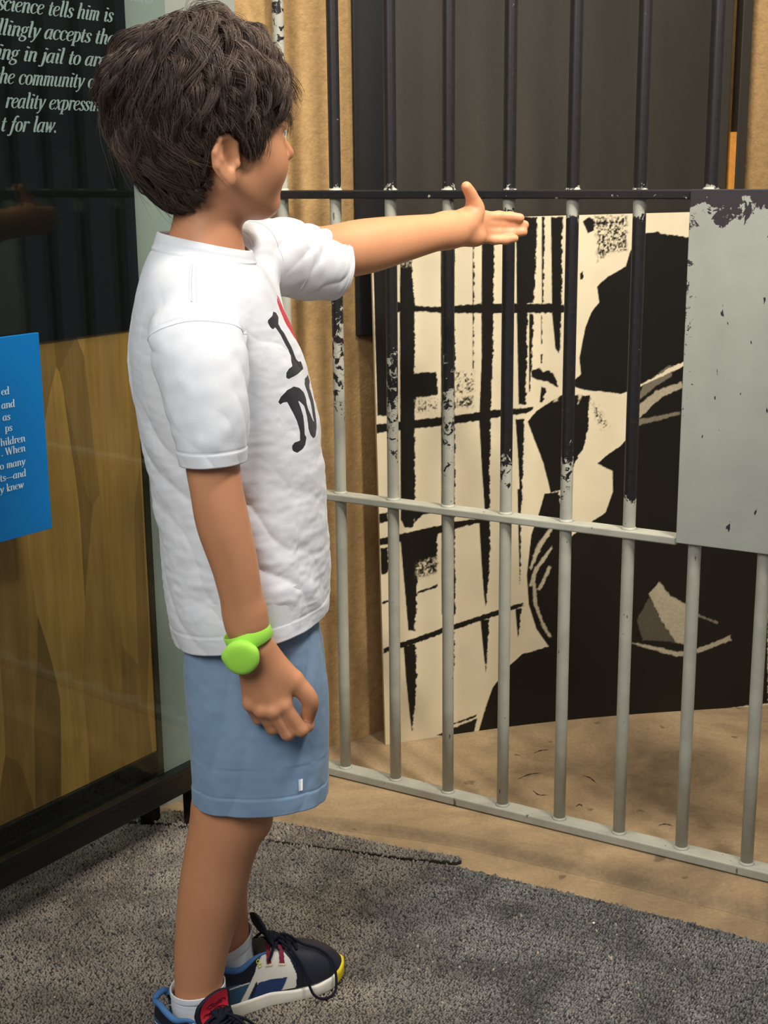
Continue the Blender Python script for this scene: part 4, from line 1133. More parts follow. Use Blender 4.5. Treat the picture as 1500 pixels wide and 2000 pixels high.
# let the body cloth rise smoothly over the tops of both sleeves so each joins at its seam
def grid_blur(d, n):
    k = np.exp(-np.linspace(-2, 2, 2 * n + 1) ** 2); k /= k.sum()
    o = np.zeros_like(d)
    for j, w in zip(range(-n, n + 1), k): o += w * np.roll(d, j, 1)
    p = np.pad(o, ((n, n), (0, 0)), mode='edge'); q = np.zeros_like(d)
    for j, w in zip(range(2 * n + 1), k): q += w * p[j:j + d.shape[0]]
    return q
rise = np.zeros(NR * NC)
for Vsl, iseam in ((slv1[2], iS), (slv2[2], iS2)):
    cap = Vsl[:iseam + 3]
    ncs = cap.shape[1]
    bv = BVHTree.FromPolygons([Vector(p) for p in cap.reshape(-1, 3)], [tuple(int(i) for i in q) for q in grid_faces(len(cap), ncs)])
    cmid = cap.reshape(-1, 3).mean(0); rad = np.linalg.norm(cap.reshape(-1, 3) - cmid, axis=1).max() + .01
    near_ = np.where(np.linalg.norm(V - cmid, axis=1) < rad)[0]
    for i in near_:
        o_ = Vector(V[i] - N[i] * .004)
        loc, nn, ii, dist = bv.ray_cast(o_, Vector(N[i]), .045)
        far_ = 0
        while loc is not None and far_ < 3:
            rise[i] = max(rise[i], (loc - Vector(V[i])).dot(Vector(N[i])) + .0008)
            loc, nn, ii, dist = bv.ray_cast(loc + Vector(N[i]) * .0005, Vector(N[i]), .045); far_ += 1
rise = np.maximum(rise, 0).reshape(NR, NC)
rise = grid_blur(rise, 4)
rise = np.maximum(rise, grid_blur(rise, 16)); rise = np.maximum(rise, grid_blur(rise, 10)); rise = grid_blur(rise, 5)
rise *= smoothstep(1.0, .9, np.linspace(0, 1, NR))[:, None] if False else (1 - smoothstep(.90, .955, np.linspace(0, 1, NR)))[:, None]
V = V + N * rise.reshape(-1)[:, None]

# turn the edges inwards so that collar and hem have thickness
G = V.reshape(NR, NC, 3)
def turned(ring, outward, steps):
    out = []
    for inn, dz in steps:
        c = ring.mean(0); d_ = ring - c; d_[:, 2] = 0
        out.append(ring - d_ / (np.linalg.norm(d_, axis=1)[:, None]) * inn + np.array([0, 0, dz]))
    return np.array(out)
topi = turned(G[-1], 1, [(.0010, .0012), (.0026, .0010), (.0034, -.002), (.0036, -.02)])
boti = turned(G[0], 1, [(.0008, -.0006), (.0022, .0), (.0030, .02), (.0034, .06)])[::-1]
allG = np.concatenate([boti, G, topi]); nr2 = len(allG)
tors = (allG.reshape(-1, 3), [grid_faces(nr2, NC)])
TORSO_ROWS, TORSO_OFF = nr2, 4 * NC
S_MM = np.concatenate([np.full(4 * NC, 500.), 121 * TH, np.full(4 * NC, 500.)])
Z_MM = np.concatenate([np.full(4 * NC, -500.), z_ * 1000, np.full(4 * NC, -500.)])
FRONT = np.concatenate([np.zeros(4 * NC), np.cos(TH), np.zeros(4 * NC)])

# raised stitch line where the near sleeve meets the body
ring = slv1[2][iS]; seam = tube_np(np.vstack([ring, ring[:1]]), .0008, 6, caps=False)
ring2 = slv2[2][iS2]; seam2 = tube_np(np.vstack([ring2, ring2[:1]]), .0008, 6, caps=False)
stl = []
for dth in (-.045, .0, .045):
    jc = int(((-1.66 + dth) % (2 * np.pi)) / (2 * np.pi) * NC) % NC
    rws = [i for i in range(NR) if .9635 < R_[i, 0] < 1.0085][::2]
    stl.append(tube_np(G[rws, jc] + N.reshape(NR, NC, 3)[rws, jc] * .0002, .0005 if dth else .0009, 6, caps=False))
seam_sh = join_np(stl)
Vs, Fs = join_np([tors, (slv1[0], slv1[1]), (slv2[0], slv2[1]), seam, seam2, seam_sh])
shirt = mesh_np('t_shirt', Vs, Fs, M['cotton'], person, smooth=True)
tag(shirt, 'white cotton T-shirt with black letters and a red heart')
INK = [[(-60.8,949),(-51.7,947),(-50.5,942),(-57,938.5),(-62,935),(-61,929),(-57,923),(-55,915.7),(-51.7,907.5),(-50,902.7),(-50.5,898),(-49,892.1),(-44,888.2),(-37,888),(-34.5,878.5),(-86.7,873),(-91,875),(-88,880.5),(-80,884.2),(-69,886),(-67,891.3),(-61,898),(-61.5,905),(-65,911),(-67,917),(-69,923.6),(-74.5,932),(-82.1,930.5),(-86,932.8),(-88,939.4),(-84.6,941.6),(-71,944.8)],
       [(-116,849.3),(-109.5,854.8),(-95.8,860.8),(-79.1,863.4),(-66.9,860.1),(-57,852.8),(-56,845.9),(-58,840.6),(-59,836),(-54,827),(-50,820),(-47.5,815),(-46.5,819.7),(-44,842.8),(-46,856.1),(-46,862.4),(-38,867.2),(-15.2,868.9),(-10,860.5),(-22,858.1),(-24.3,854),(-27,839.6),(-32,826.6),(-37,813.7),(-42,806),(-51.7,799.5),(-60,798.7),(-67,804.6),(-69,811.6),(-67,817.9),(-66,825.3),(-66,833.7),(-67,838.5),(-73,843.6),(-79,847),(-76,839),(-75,827),(-77.5,816.7),(-80,806),(-77,803),(-82,795),(-89.7,790.8),(-102,787.8),(-109,790.9),(-109,796.9),(-103.4,800.2),(-92,801),(-89,811.5),(-91,823.3),(-96,835.7),(-101,847.5),(-108,847.8),(-114,846)],
       [(4,868),(40,868),(42,861),(33,858),(46,835),(60,858),(52,861),(54,868),(86,868),(88,861),(77,858),(54,826),(54,805),(66,801),(66,793),(28,793),(28,801),(40,805),(40,826),(16,858),(4,861)]]
HEART = [(-1,893),(-10,904),(-19,914),(-25,921),(-28.5,930),(-31,940),(-32.5,948),(-29,957),(-20,961),(-9,959),(-1,951),(7,959),(18,961),(27,957),(30.5,948),(28,938),(23,924),(12,908)]
HEART = [HEART]

ink = np.full(len(Vs), 100.0); red = np.full(len(Vs), 100.0)
nT = len(tors[0])
okf = FRONT > -0.05
ink[:nT] = 50 + np.where(okf, raster_sd(INK, S_MM, Z_MM), 50.0)
red[:nT] = 50 + np.where(okf, raster_sd(HEART, S_MM, Z_MM), 50.0)
for nm, arr in (('ink', ink), ('red', red)):
    at_ = shirt.data.attributes.new(nm, 'FLOAT', 'POINT'); at_.data.foreach_set('value', arr.astype(np.float32))

# ---- shorts
m, nt, b, v = knit('blue_shorts_cloth', None, 0.8, 0.2, 1100)
lk(nt, ramp(nt, noise_n(nt, v, 22, 4), [(0.3, S(120, 148, 178)), (0.7, S(138, 164, 192))]), b.inputs['Base Color'])
M['shorts'] = m
def loft_cloth(rows, cl, nr, nc, seed, amp, hemband=True, flip=False):
    R = interp_rows(rows, nr); th_ = np.linspace(0, 2 * np.pi, nc, endpoint=False)
    V = np.concatenate([sring(*r, th_, 2.3) for r in R]); V[:, 1] += np.repeat(np.interp(R[:, 0], *cl), nc)
    N = -grid_normals(V, nr, nc)
    if N[nc * (nr // 2)][0] < 0: N = -N
    TH_ = np.tile(np.where(th_ > np.pi, th_ - 2 * np.pi, th_), nr)
    ds = np.array([.09 * np.tile(th_, nr), V[:, 2], 0 * V[:, 2]]).T
    ph = ds[:, 0] * 48 - ds[:, 1] * 26 + 3.5 * vnoise3(ds, (.06, .09, 1), seed)
    fd = (np.abs(np.sin(ph)) ** .8 - .6) * np.clip(vnoise3(ds, (.07, .09, 1), seed + 1) + .5, 0, 1)
    wrapfade = 1.0
    d_ = amp * (fd + 1.6 * vnoise3(ds, (.05, .08, 1), seed + 2)) + .0008 * vnoise3(ds, (.012, .010, 1), seed + 3)
    hz = np.repeat(R[:, 0], nc) - R[0, 0]
    if hemband: d_ += .0008 * smoothstep(.0225, .0205, hz) - .0006 * np.exp(-((hz - .0225) / .0012) ** 2)
    V = V + N * d_[:, None]
    G = V.reshape(nr, nc, 3)
    bi = turned(G[0], 1, [(.0008, -.0006), (.0022, .0), (.0030, .02), (.0034, .06)])[::-1]
    A = np.concatenate([bi, G])
    return A.reshape(-1, 3), [grid_faces(len(A), nc)], G
legN = loft_cloth([(.349, -.0465, .1215, .066, .02), (.40, -.0475, .1235, .066, .0), (.46, -.0500, .1240, .063, .0), (.52, -.052, .121, .055, .0), (.575, -.050, .112, .050, .0)], ([.34, .58], [-.0600, -.0560]), 150, 240, 41, .0028)
legF = loft_cloth([(.352, -.0380, .1255, .064, .02), (.40, -.0400, .1260, .065, .0), (.46, -.0450, .1250, .063, .0), (.52, -.050, .121, .055, .0), (.575, -.050, .112, .050, .0)], ([.34, .58], [.0600, .0560]), 110, 200, 45, .0028)
pelv = loft_cloth([(.455, -.044, .112, .102, .0), (.52, -.050, .119, .108, .0), (.58, -.050, .112, .104, .0), (.625, -.046, .100, .098, .0)], ([.4, .7], [0, 0]), 40, 200, 49, .001, False)
Vs, Fs = join_np([(legN[0], legN[1]), (legF[0], legF[1]), (pelv[0], pelv[1])])
shorts = mesh_np('shorts', Vs, Fs, M['shorts'], person, smooth=True)
tag(shorts, 'light blue shorts')
# small white mark above the near hem
Gn = legN[2]; Gflat = Gn.reshape(-1, 3)
def surf(th0, z0):
    j = int((th0 % (2 * np.pi)) / (2 * np.pi) * Gn.shape[1]) % Gn.shape[1]
    i = int(np.argmin(np.abs(Gn[:, j, 2] - z0)))
    return Gn[i, j]
Lv = []
for iz in range(9):
    for jx in range(5):
        p = surf(LOGO_TH + (jx - 2) * .016, LOGO_Z - .007 + iz * .00175) if False else surf(-1.02 + (jx - 2) * .016, .378 + iz * .00175)
        Lv.append(p + np.array([.0004, -.0009, 0]))
mesh_np('logo_mark', np.array(Lv), grid_faces(9, 5, wrap=False), plain('white_print', S(222, 226, 232), .6, .3), shorts, smooth=True)

# ---- socks
m, nt, b, v = knit('white_sock', S(226, 230, 234), 0.9, 0.4, 1400)
M['sock'] = m
def sock(ax, r, slope, sdir, ztop):
    nr, nc = 46, 64
    P = catmull(np.array(ax), nr); th_ = np.linspace(0, 2 * np.pi, nc, endpoint=False)
    C = P[:, :3]; rr = P[:, 3]
    u = np.linspace(0, 1, nr)
    ds = np.stack([np.tile(th_ * .034, (nr, 1)), np.tile((u * .08)[:, None], (1, nc)), np.zeros((nr, nc))], -1).reshape(-1, 3)
    d_ = .0010 * vnoise3(ds, (.03, .008, 1), 61) + .0003 * np.sin(ds[:, 0] * 2 * np.pi / .0022)
    d_ = d_.reshape(nr, nc) + .0010 * smoothstep(.80, .83, u)[:, None] - .0006 * np.exp(-((u - .8) / .02) ** 2)[:, None]
    V = C[:, None] + (rr[:, None] + d_)[..., None] * np.stack([np.cos(th_), np.sin(th_), 0 * th_], -1)[None]
    V[..., 2] += (slope * u[:, None] * ((V[..., 0] - C[:, None, 0]) * sdir[0] + (V[..., 1] - C[:, None, 1]) * sdir[1]))
    ins = turned(V[-1], 1, [(.0006, .0006), (.0018, .0002), (.0026, -.01)])
    A = np.concatenate([V, ins])
    return A.reshape(-1, 3), [grid_faces(len(A), nc)]
v_, f_s = sock([(-.048, -.0615, .024, .036), (-.051, -.060, .050, .0355), (-.0525, -.060, .070, .0350), (-.0525, -.060, .086, .0350)], 0, .10, (1, 0), .09)
o = mesh_np('sock', v_, f_s, M['sock'], person, smooth=True); tag(o, 'white ankle sock on the near foot')
v_, f_s = sock([(-.006, .022, .030, .034), (-.012, .0215, .055, .0335), (-.0145, .024, .078, .0325), (-.0155, .027, .099, .0325)], 0, .38, (.9, .42), .1)
o = mesh_np('sock', v_, f_s, M['sock'], person, smooth=True); tag(o, 'white ankle sock on the far foot')

# ---- wristband
m, nt, b, v = knit('lime_silicone', S(170, 236, 84), 0.5, 0.03, 200); M['lime'] = m
b.inputs['Subsurface Weight'].default_value = 0.1; b.inputs['Subsurface Scale'].default_value = 0.004
wn = np.array([.40, .0, -.917]); wc = np.array([.0300, -.1475, .5870])
wu = np.array([.917, 0, .40]); wv = np.array([0., 1., 0.])
nc = 80; th_ = np.linspace(0, 2 * np.pi, nc, endpoint=False)
prof = [(-.0105, 0), (-.0096, .0012), (.0, .0016), (.0096, .0012), (.0105, 0), (.0096, -.0008), (-.0096, -.0008)]
Vb = []
for k_, t_ in enumerate(th_):
    dr = wu * math.cos(t_) * .0262 + wv * math.sin(t_) * .0222
    nrm = wu * math.cos(t_) / .0262 + wv * math.sin(t_) / .0222; nrm /= np.linalg.norm(nrm)
    for a_, o_ in prof: Vb.append(wc + dr + wn * a_ + nrm * o_)
band = mesh_np('wristband', np.array(Vb), grid_faces(nc + 1, 7)[: nc * 7] % (nc * 7), M['lime'], person, smooth=True)
tag(band, 'lime green silicone wristband with a round pod')
pc = np.array([.0215, -.1725, .5700]); pn = np.array([-.22, -.97, -.05]); pn /= np.linalg.norm(pn)
pu = np.cross(pn, [0, 0, 1.0]); pu /= np.linalg.norm(pu); pv = np.cross(pu, pn)
profp = [(.0, .0075), (.008, .0074), (.0140, .0070), (.0180, .0058), (.0202, .0035), (.0208, .0), (.0200, -.0035), (.0170, -.0050), (0, -.0052)]
profp = [(r_, h_) for r_, h_ in profp]
rings_ = []
for r_, h_ in profp:
    for t_ in th_[::2]:
        rr = max(r_, 1e-5)
        bumpx = 1 + .13 * math.exp(-((abs(((t_ - 0.06) + math.pi) % (2 * math.pi) - math.pi)) / .28) ** 2) * (r_ > .017)
        bumpx2 = 1 + .06 * math.exp(-((abs(((t_ - (math.pi - .5)) + math.pi) % (2 * math.pi) - math.pi)) / .35) ** 2) * (r_ > .017)
        rings_.append(pc + (pu * math.cos(t_) + pv * math.sin(t_)) * rr * bumpx * bumpx2 + pn * h_)
mesh_np('pod', np.array(rings_), grid_faces(len(profp), 40), M['lime'], band, smooth=True)
# ------------------------------------------------------------------ hair
m, nt, b = mat('dark_brown_hair')
setc(b, None, 0.48, 0.4)
at_ = nt.nodes.new('ShaderNodeAttribute'); at_.attribute_name = 'Col'
lk(nt, at_.outputs['Color'], b.inputs['Base Color'])
M['hair'] = m
rng = np.random.default_rng(77)
# hair mass: an egg around the skull in head axes, fuller at the back and top
EC = np.array([-.014, 0.0, .030])
def egg_r(D):
    """radius of the hair mass along unit directions D (n,3) in head axes"""
    x, y, z = D[:, 0], D[:, 1], D[:, 2]
    ax = np.where(x > 0, .098, .104); az = np.where(z > 0, .097, .135)
    r = 1.0 / np.sqrt((x / ax) ** 2 + (y / .087) ** 2 + (z / az) ** 2)
    # pulled in below the occiput towards the nape
    low = smoothstep(-.35, -.9, z)
    r = r * (1 - .07 * low)
    return r
CROWN = np.array([-.55, .10, .83]); CROWN /= np.linalg.norm(CROWN)
EARC = np.array([-.018, -.0735, -.033])
def min_h(p):
    """lowest allowed height (head axes) of hair at the point: hairline"""
    x = p[:, 0]; y = np.abs(p[:, 1])
    h = np.interp(x, [-.12, -.075, -.045, -.028, -.014, .004, .016, .030, .045, .062, .085, .12],
                     [-.088, -.116, -.108, -.075, .000, -.006, -.030, -.022, .006, .014, .026, .034])
    return h
NL = 2300
D = rng.normal(0, 1, (NL * 3, 3)); D /= np.linalg.norm(D, axis=1)[:, None]
P0 = EC + D * egg_r(D)[:, None] * .86
ok = P0[:, 2] > min_h(P0) + .004
D = D[ok][:NL]; NL = len(D)
STEP = 21
pts = np.zeros((NL, STEP, 3))
dirn = D.copy()
length = rng.uniform(.056, .100, NL) * (0.75 + .35 * smoothstep(-.3, .5, D[:, 2]))
lift0 = rng.uniform(.87, 1.02, NL)
top_ = smoothstep(.1, .7, D[:, 2])
curl_r = rng.uniform(.003, .0070, NL) * (.45 + 1.0 * top_); wl = rng.uniform(.034, .062, NL); ph0 = rng.uniform(0, 2 * np.pi, NL)
nz1 = vnoise3(D, .42, 101); nz2 = vnoise3(D, .50, 102); nz3 = vnoise3(D, .34, 103); nz4 = vnoise3(D, .26, 104)
ph0 = 2 * np.pi * (2.2 * nz1) + rng.normal(0, .55, NL)
wl = .066 + .040 * nz2 + rng.normal(0, .004, NL)
curl_r = (.0050 + .0050 * nz3 + rng.normal(0, .0008, NL)).clip(.0015, .010) * (.24 + 1.65 * top_)
sway = 1.9 * nz4 + rng.normal(0, .28, NL)
alive = np.ones(NL, bool)
for s_ in range(STEP):
    u = s_ / (STEP - 1)
    r = egg_r(dirn) * (lift0 + (.03 + .09 * top_) * np.sin(np.pi * u) * rng.uniform(.5, 1.2) - .02 * u * (1 - top_))
    base = EC + dirn * r[:, None]
    # flow: away from the crown, with gravity at the sides and a sweep towards the brow in front
    t_ = dirn - CROWN[None] * (dirn @ CROWN)[:, None] * 1.0
    fl_ = dirn * (dirn @ CROWN)[:, None] - CROWN[None]
    fl_ += np.array([.0, 0, -.55])[None] + np.array([.25, 0, 0])[None] * smoothstep(.0, .5, dirn[:, 0])[:, None]
    fl_ -= dirn * (fl_ * dirn).sum(1)[:, None]
    fl_ /= np.linalg.norm(fl_, axis=1)[:, None] + 1e-9
    sd_ = np.cross(dirn, fl_)
    a = ph0 + u * length / wl * 2 * np.pi
    off = (np.cos(a) * curl_r * (.3 + u))[:, None] * sd_ + (np.sin(a) * curl_r * (.3 + u) * .8)[:, None] * dirn
    pts[:, s_] = base + off
    st_ = (length / (STEP - 1) / r)[:, None]
    dirn = dirn + (fl_ + sd_ * (sway * (.4 + u))[:, None]) * st_
    dirn /= np.linalg.norm(dirn, axis=1)[:, None]
for _ in range(2):
    pts[:, 1:-1] = .25 * pts[:, :-2] + .5 * pts[:, 1:-1] + .25 * pts[:, 2:]
# stop each lock at the hairline (with a ragged margin)
mh = min_h(pts.reshape(-1, 3)).reshape(NL, STEP) - rng.uniform(-.006, .010, NL)[:, None]
below = pts[:, :, 2] < mh
edx = (pts - EARC)[..., 0]; edz = (pts - EARC)[..., 2]
inear = ((edx / .019) ** 2 + ((edz - .002) / .030) ** 2 < 1) & (pts[..., 1] < -.04)
below |= inear
first = np.where(below.any(1), below.argmax(1), STEP)
keep = first >= 4
pts = pts[keep]; first = first[keep]; top_ = top_[keep]; NL = len(pts)
# resample the shortened ones
for i in range(NL):
    if first[i] < STEP:
        q = np.linspace(0, first[i] - 1, STEP); i0 = np.minimum(q.astype(int), STEP - 2); w = (q - i0)[:, None]
        pts[i] = pts[i][i0] * (1 - w) + pts[i][i0 + 1] * w
# each lock: a soft core strand plus fine strands around it
K = 20
u = np.linspace(0, 1, STEP)
T = np.gradient(pts, axis=1); T /= np.linalg.norm(T, axis=2)[..., None] + 1e-9
A = np.cross(T, (pts - EC)); A /= np.linalg.norm(A, axis=2)[..., None] + 1e-9
B_ = np.cross(T, A)
strands = []; rads = []; cols = []
cb = np.array(S(56, 45, 39)); ch_ = np.array(S(114, 94, 82))
lockc = np.clip(.5 + 1.1 * vnoise3(pts[:, 8], .018, 105) + rng.normal(0, .12, NL), 0, 1)
for k in range(K):
    ang = rng.uniform(0, 2 * np.pi, NL); rr = (rng.uniform(.15, 1.0, NL) ** .7 * .0046)[:, None] * (.55 + .9 * u * (1 - u) * 2 - .5 * u ** 3)[None]
    tw = ang[:, None] + u[None] * rng.normal(0, .8, NL)[:, None]
    q = pts + A * (np.cos(tw) * rr * 1.3)[..., None] + B_ * (np.sin(tw) * rr * .7)[..., None]
    q = q + (rng.normal(0, .0010, (NL, 1, 3)) * u[None, :, None] + rng.normal(0, .0012, (NL, 1, 3)) * np.sin(np.pi * u)[None, :, None])
    strands.append(q); rads.append(np.tile((.00037 * (1 - .72 * u ** 2))[None], (NL, 1)) * rng.uniform(.7, 1.3, NL)[:, None])
    t_ = np.clip(lockc * .75 + rng.normal(0, .14, NL), 0, 1)
    cols.append(cb[None] * (1 - t_[:, None]) + ch_[None] * t_[:, None])
Q = np.concatenate(strands); RD = np.concatenate(rads); CC = np.concatenate(cols)
# stray fly-away hairs round the top and back
nf = 420
sel = rng.integers(0, NL, nf)
q = pts[sel] + ((pts[sel] - EC) * (u ** 1.6)[None, :, None] * rng.uniform(.04, .20, nf)[:, None, None]) + rng.normal(0, .004, (nf, 1, 3)) * u[None, :, None]
Q = np.concatenate([Q, q]); RD = np.concatenate([RD, np.tile((.00024 * (1 - .6 * u))[None], (nf, 1))]); CC = np.concatenate([CC, np.tile(ch_[None], (nf, 1))])
# wisps falling over the brow and temple
wisps = [[(.055, -.058, .045), (.070, -.050, .026), (.080, -.040, .012), (.083, -.032, .006)],
         [(.045, -.064, .040), (.058, -.060, .020), (.072, -.052, .014), (.085, -.040, .016), (.093, -.028, .018)],
         [(.060, -.052, .048), (.076, -.045, .030), (.086, -.036, .012), (.0855, -.033, -.004)],
         [(.070, -.040, .055), (.090, -.032, .046), (.102, -.022, .036), (.108, -.014, .034)],
         [(.060, -.030, .075), (.090, -.026, .062), (.108, -.018, .046), (.112, -.010, .038)],
         [(.030, -.074, .020), (.034, -.074, .000), (.036, -.071, -.016), (.033, -.070, -.028)],
         [(-.03, -.02, .120), (-.020, -.010, .136), (-.002, .0, .140), (.010, .004, .132)],
         [(.02, .0, .118), (.036, .004, .126), (.052, .010, .122), (.060, .012, .112)]]
for w_ in wisps:
    for k in range(22):
        c = catmull(np.array(w_) + rng.normal(0, .0035, 3) * np.array([1, .5, 1]), STEP) + rng.normal(0, .0012, (1, 3)) * u[:, None]
        Q = np.concatenate([Q, c[None]]); RD = np.concatenate([RD, (.0003 * (1 - .6 * u))[None]]); CC = np.concatenate([CC, cb[None] * 1.0])
# extra dense fringe and top mass is carried by the locks; build three-sided strands
n = len(Q)
T = np.gradient(Q, axis=1); T /= np.linalg.norm(T, axis=2)[..., None] + 1e-9
A = np.cross(T, (Q - EC) + 1e-6); A /= np.linalg.norm(A, axis=2)[..., None] + 1e-9
B_ = np.cross(T, A)
th_ = np.array([0, 2 * np.pi / 3, 4 * np.pi / 3])
V = Q[:, :, None] + RD[:, :, None, None] * (np.cos(th_)[None, None, :, None] * A[:, :, None] + np.sin(th_)[None, None, :, None] * B_[:, :, None])
Vw = V.reshape(-1, 3)
f0 = grid_faces(STEP, 3)
F = (f0[None] + (np.arange(n) * STEP * 3)[:, None, None]).reshape(-1, 4)
Vb = HC + Vw[:, 0:1] * HX + Vw[:, 1:2] * HY + Vw[:, 2:3] * HZ
# dark under-mass hugging the skull so that no scalp shows
nth, nph = 120, 90
tt = np.linspace(0, 2 * np.pi, nth, endpoint=False); pp = np.linspace(.001, np.pi - .25, nph)
DD = np.stack([np.sin(pp)[:, None] * np.cos(tt)[None], np.sin(pp)[:, None] * np.sin(tt)[None], np.cos(pp)[:, None] + 0 * tt[None]], -1).reshape(-1, 3)
CP = EC + DD * (egg_r(DD) * .885)[:, None]
CP += DD * (.0035 * vnoise3(CP, .012, 91) * 2)[:, None]
ks = (CP[:, 2] > min_h(CP) + .002 + .004 * vnoise3(CP, .004, 92)) & ~((((CP - EARC)[:, 0] / .022) ** 2 + ((CP - EARC)[:, 2] / .033) ** 2 < 1) & (CP[:, 1] < -.03))
Fq = grid_faces(nph, nth); Fq = Fq[ks[Fq].all(1)]
CPw = HC + CP[:, 0:1] * HX + CP[:, 1:2] * HY + CP[:, 2:3] * HZ
Vh, Fh = join_np([(Vb, [F]), (CPw, [Fq])])
hair = mesh_np('hair', Vh, Fh, M['hair'], person, smooth=True)
tag(hair, 'tousled dark brown wavy hair')
set_col(hair, np.concatenate([np.repeat(CC, STEP * 3, axis=0), np.tile(np.array(S(30, 24, 21))[None], (len(CPw), 1))]))
# eyebrows
for sy in (-1, 1):
    Qb = []
    for k in range(70):
        a = rng.random(); x0 = np.array([.0865 - .016 * a * a, sy * (.014 + .028 * a), .0165 + .004 * math.sin(a * 2.6)])
        dv = np.array([-.004 * a, sy * .006, .0025 * (1 - a)]) + rng.normal(0, .0007, 3)
        Qb.append(tube_np(np.array([x0, x0 + dv * .6 + [.0008, 0, 0], x0 + dv]), np.array([.00035, .0003, .0001]), 3, caps=False))
    Ve, Fe = join_np(Qb)
    mesh_np('eyebrow', HC + Ve[:, 0:1] * HX + Ve[:, 1:2] * HY + Ve[:, 2:3] * HZ, Fe, M['brow'], person)
# ------------------------------------------------------------------ shoes (children of the person)
M['shoe_upper'] = vcol_mat('shoe_upper', 0.45, 0.4, 0.08, 500)
M['shoe_sole'] = vcol_mat('shoe_sole', 0.55, 0.35)
M['navy_cloth'] = plain('navy_cloth', S(26, 30, 46), 0.75, 0.25, 0.25, 700)
M['maroon'] = plain('maroon_strap', S(124, 40, 62), 0.7, 0.25, 0.3, 900)
M['red_label'] = plain('red_label', S(206, 44, 62), 0.7, 0.25, 0.25, 700)
M['label_ink'] = plain('dark_red_embroidery', S(112, 20, 36), 0.7, 0.25)
M['lace'] = plain('navy_lace', S(22, 24, 38), 0.8, 0.2, 0.4, 1200)
M['light_blue'] = plain('light_blue_collar', S(74, 118, 172), 0.7, 0.25, 0.2, 600)
M['cream_tab'] = plain('cream_tab', S(222, 214, 180), 0.6, 0.3)
SL = 0.205
_s = [0, .004, .012, .03, .06, .09, .12, .15, .172, .188, .198, .2045]
_wm = [.004, .0145, .0225, .028, .0275, .0265, .0330, .0375, .0350, .0270, .0170, .003]
_wl = [.004, .0145, .0225, .0285, .0305, .0320, .0355, .0370, .0330, .0245, .0150, .003]
_sx = np.linspace(0, .2045, 600)
def _smooth(xk, yk, win=41):
    y = np.interp(_sx, xk, yk); k = np.hanning(win); k /= k.sum()
    z = np.convolve(np.pad(y, win // 2, mode='edge'), k, 'valid')
    e = np.clip(np.minimum(_sx, _sx[-1] - _sx) / .008, 0, 1)           # keep the round heel and toe tips
    return z * e + y * (1 - e)
_WM, _WL = _smooth(_s, _wm), _smooth(_s, _wl)
def wid(s_, med): return np.interp(s_, _sx, _WM if med else _WL)
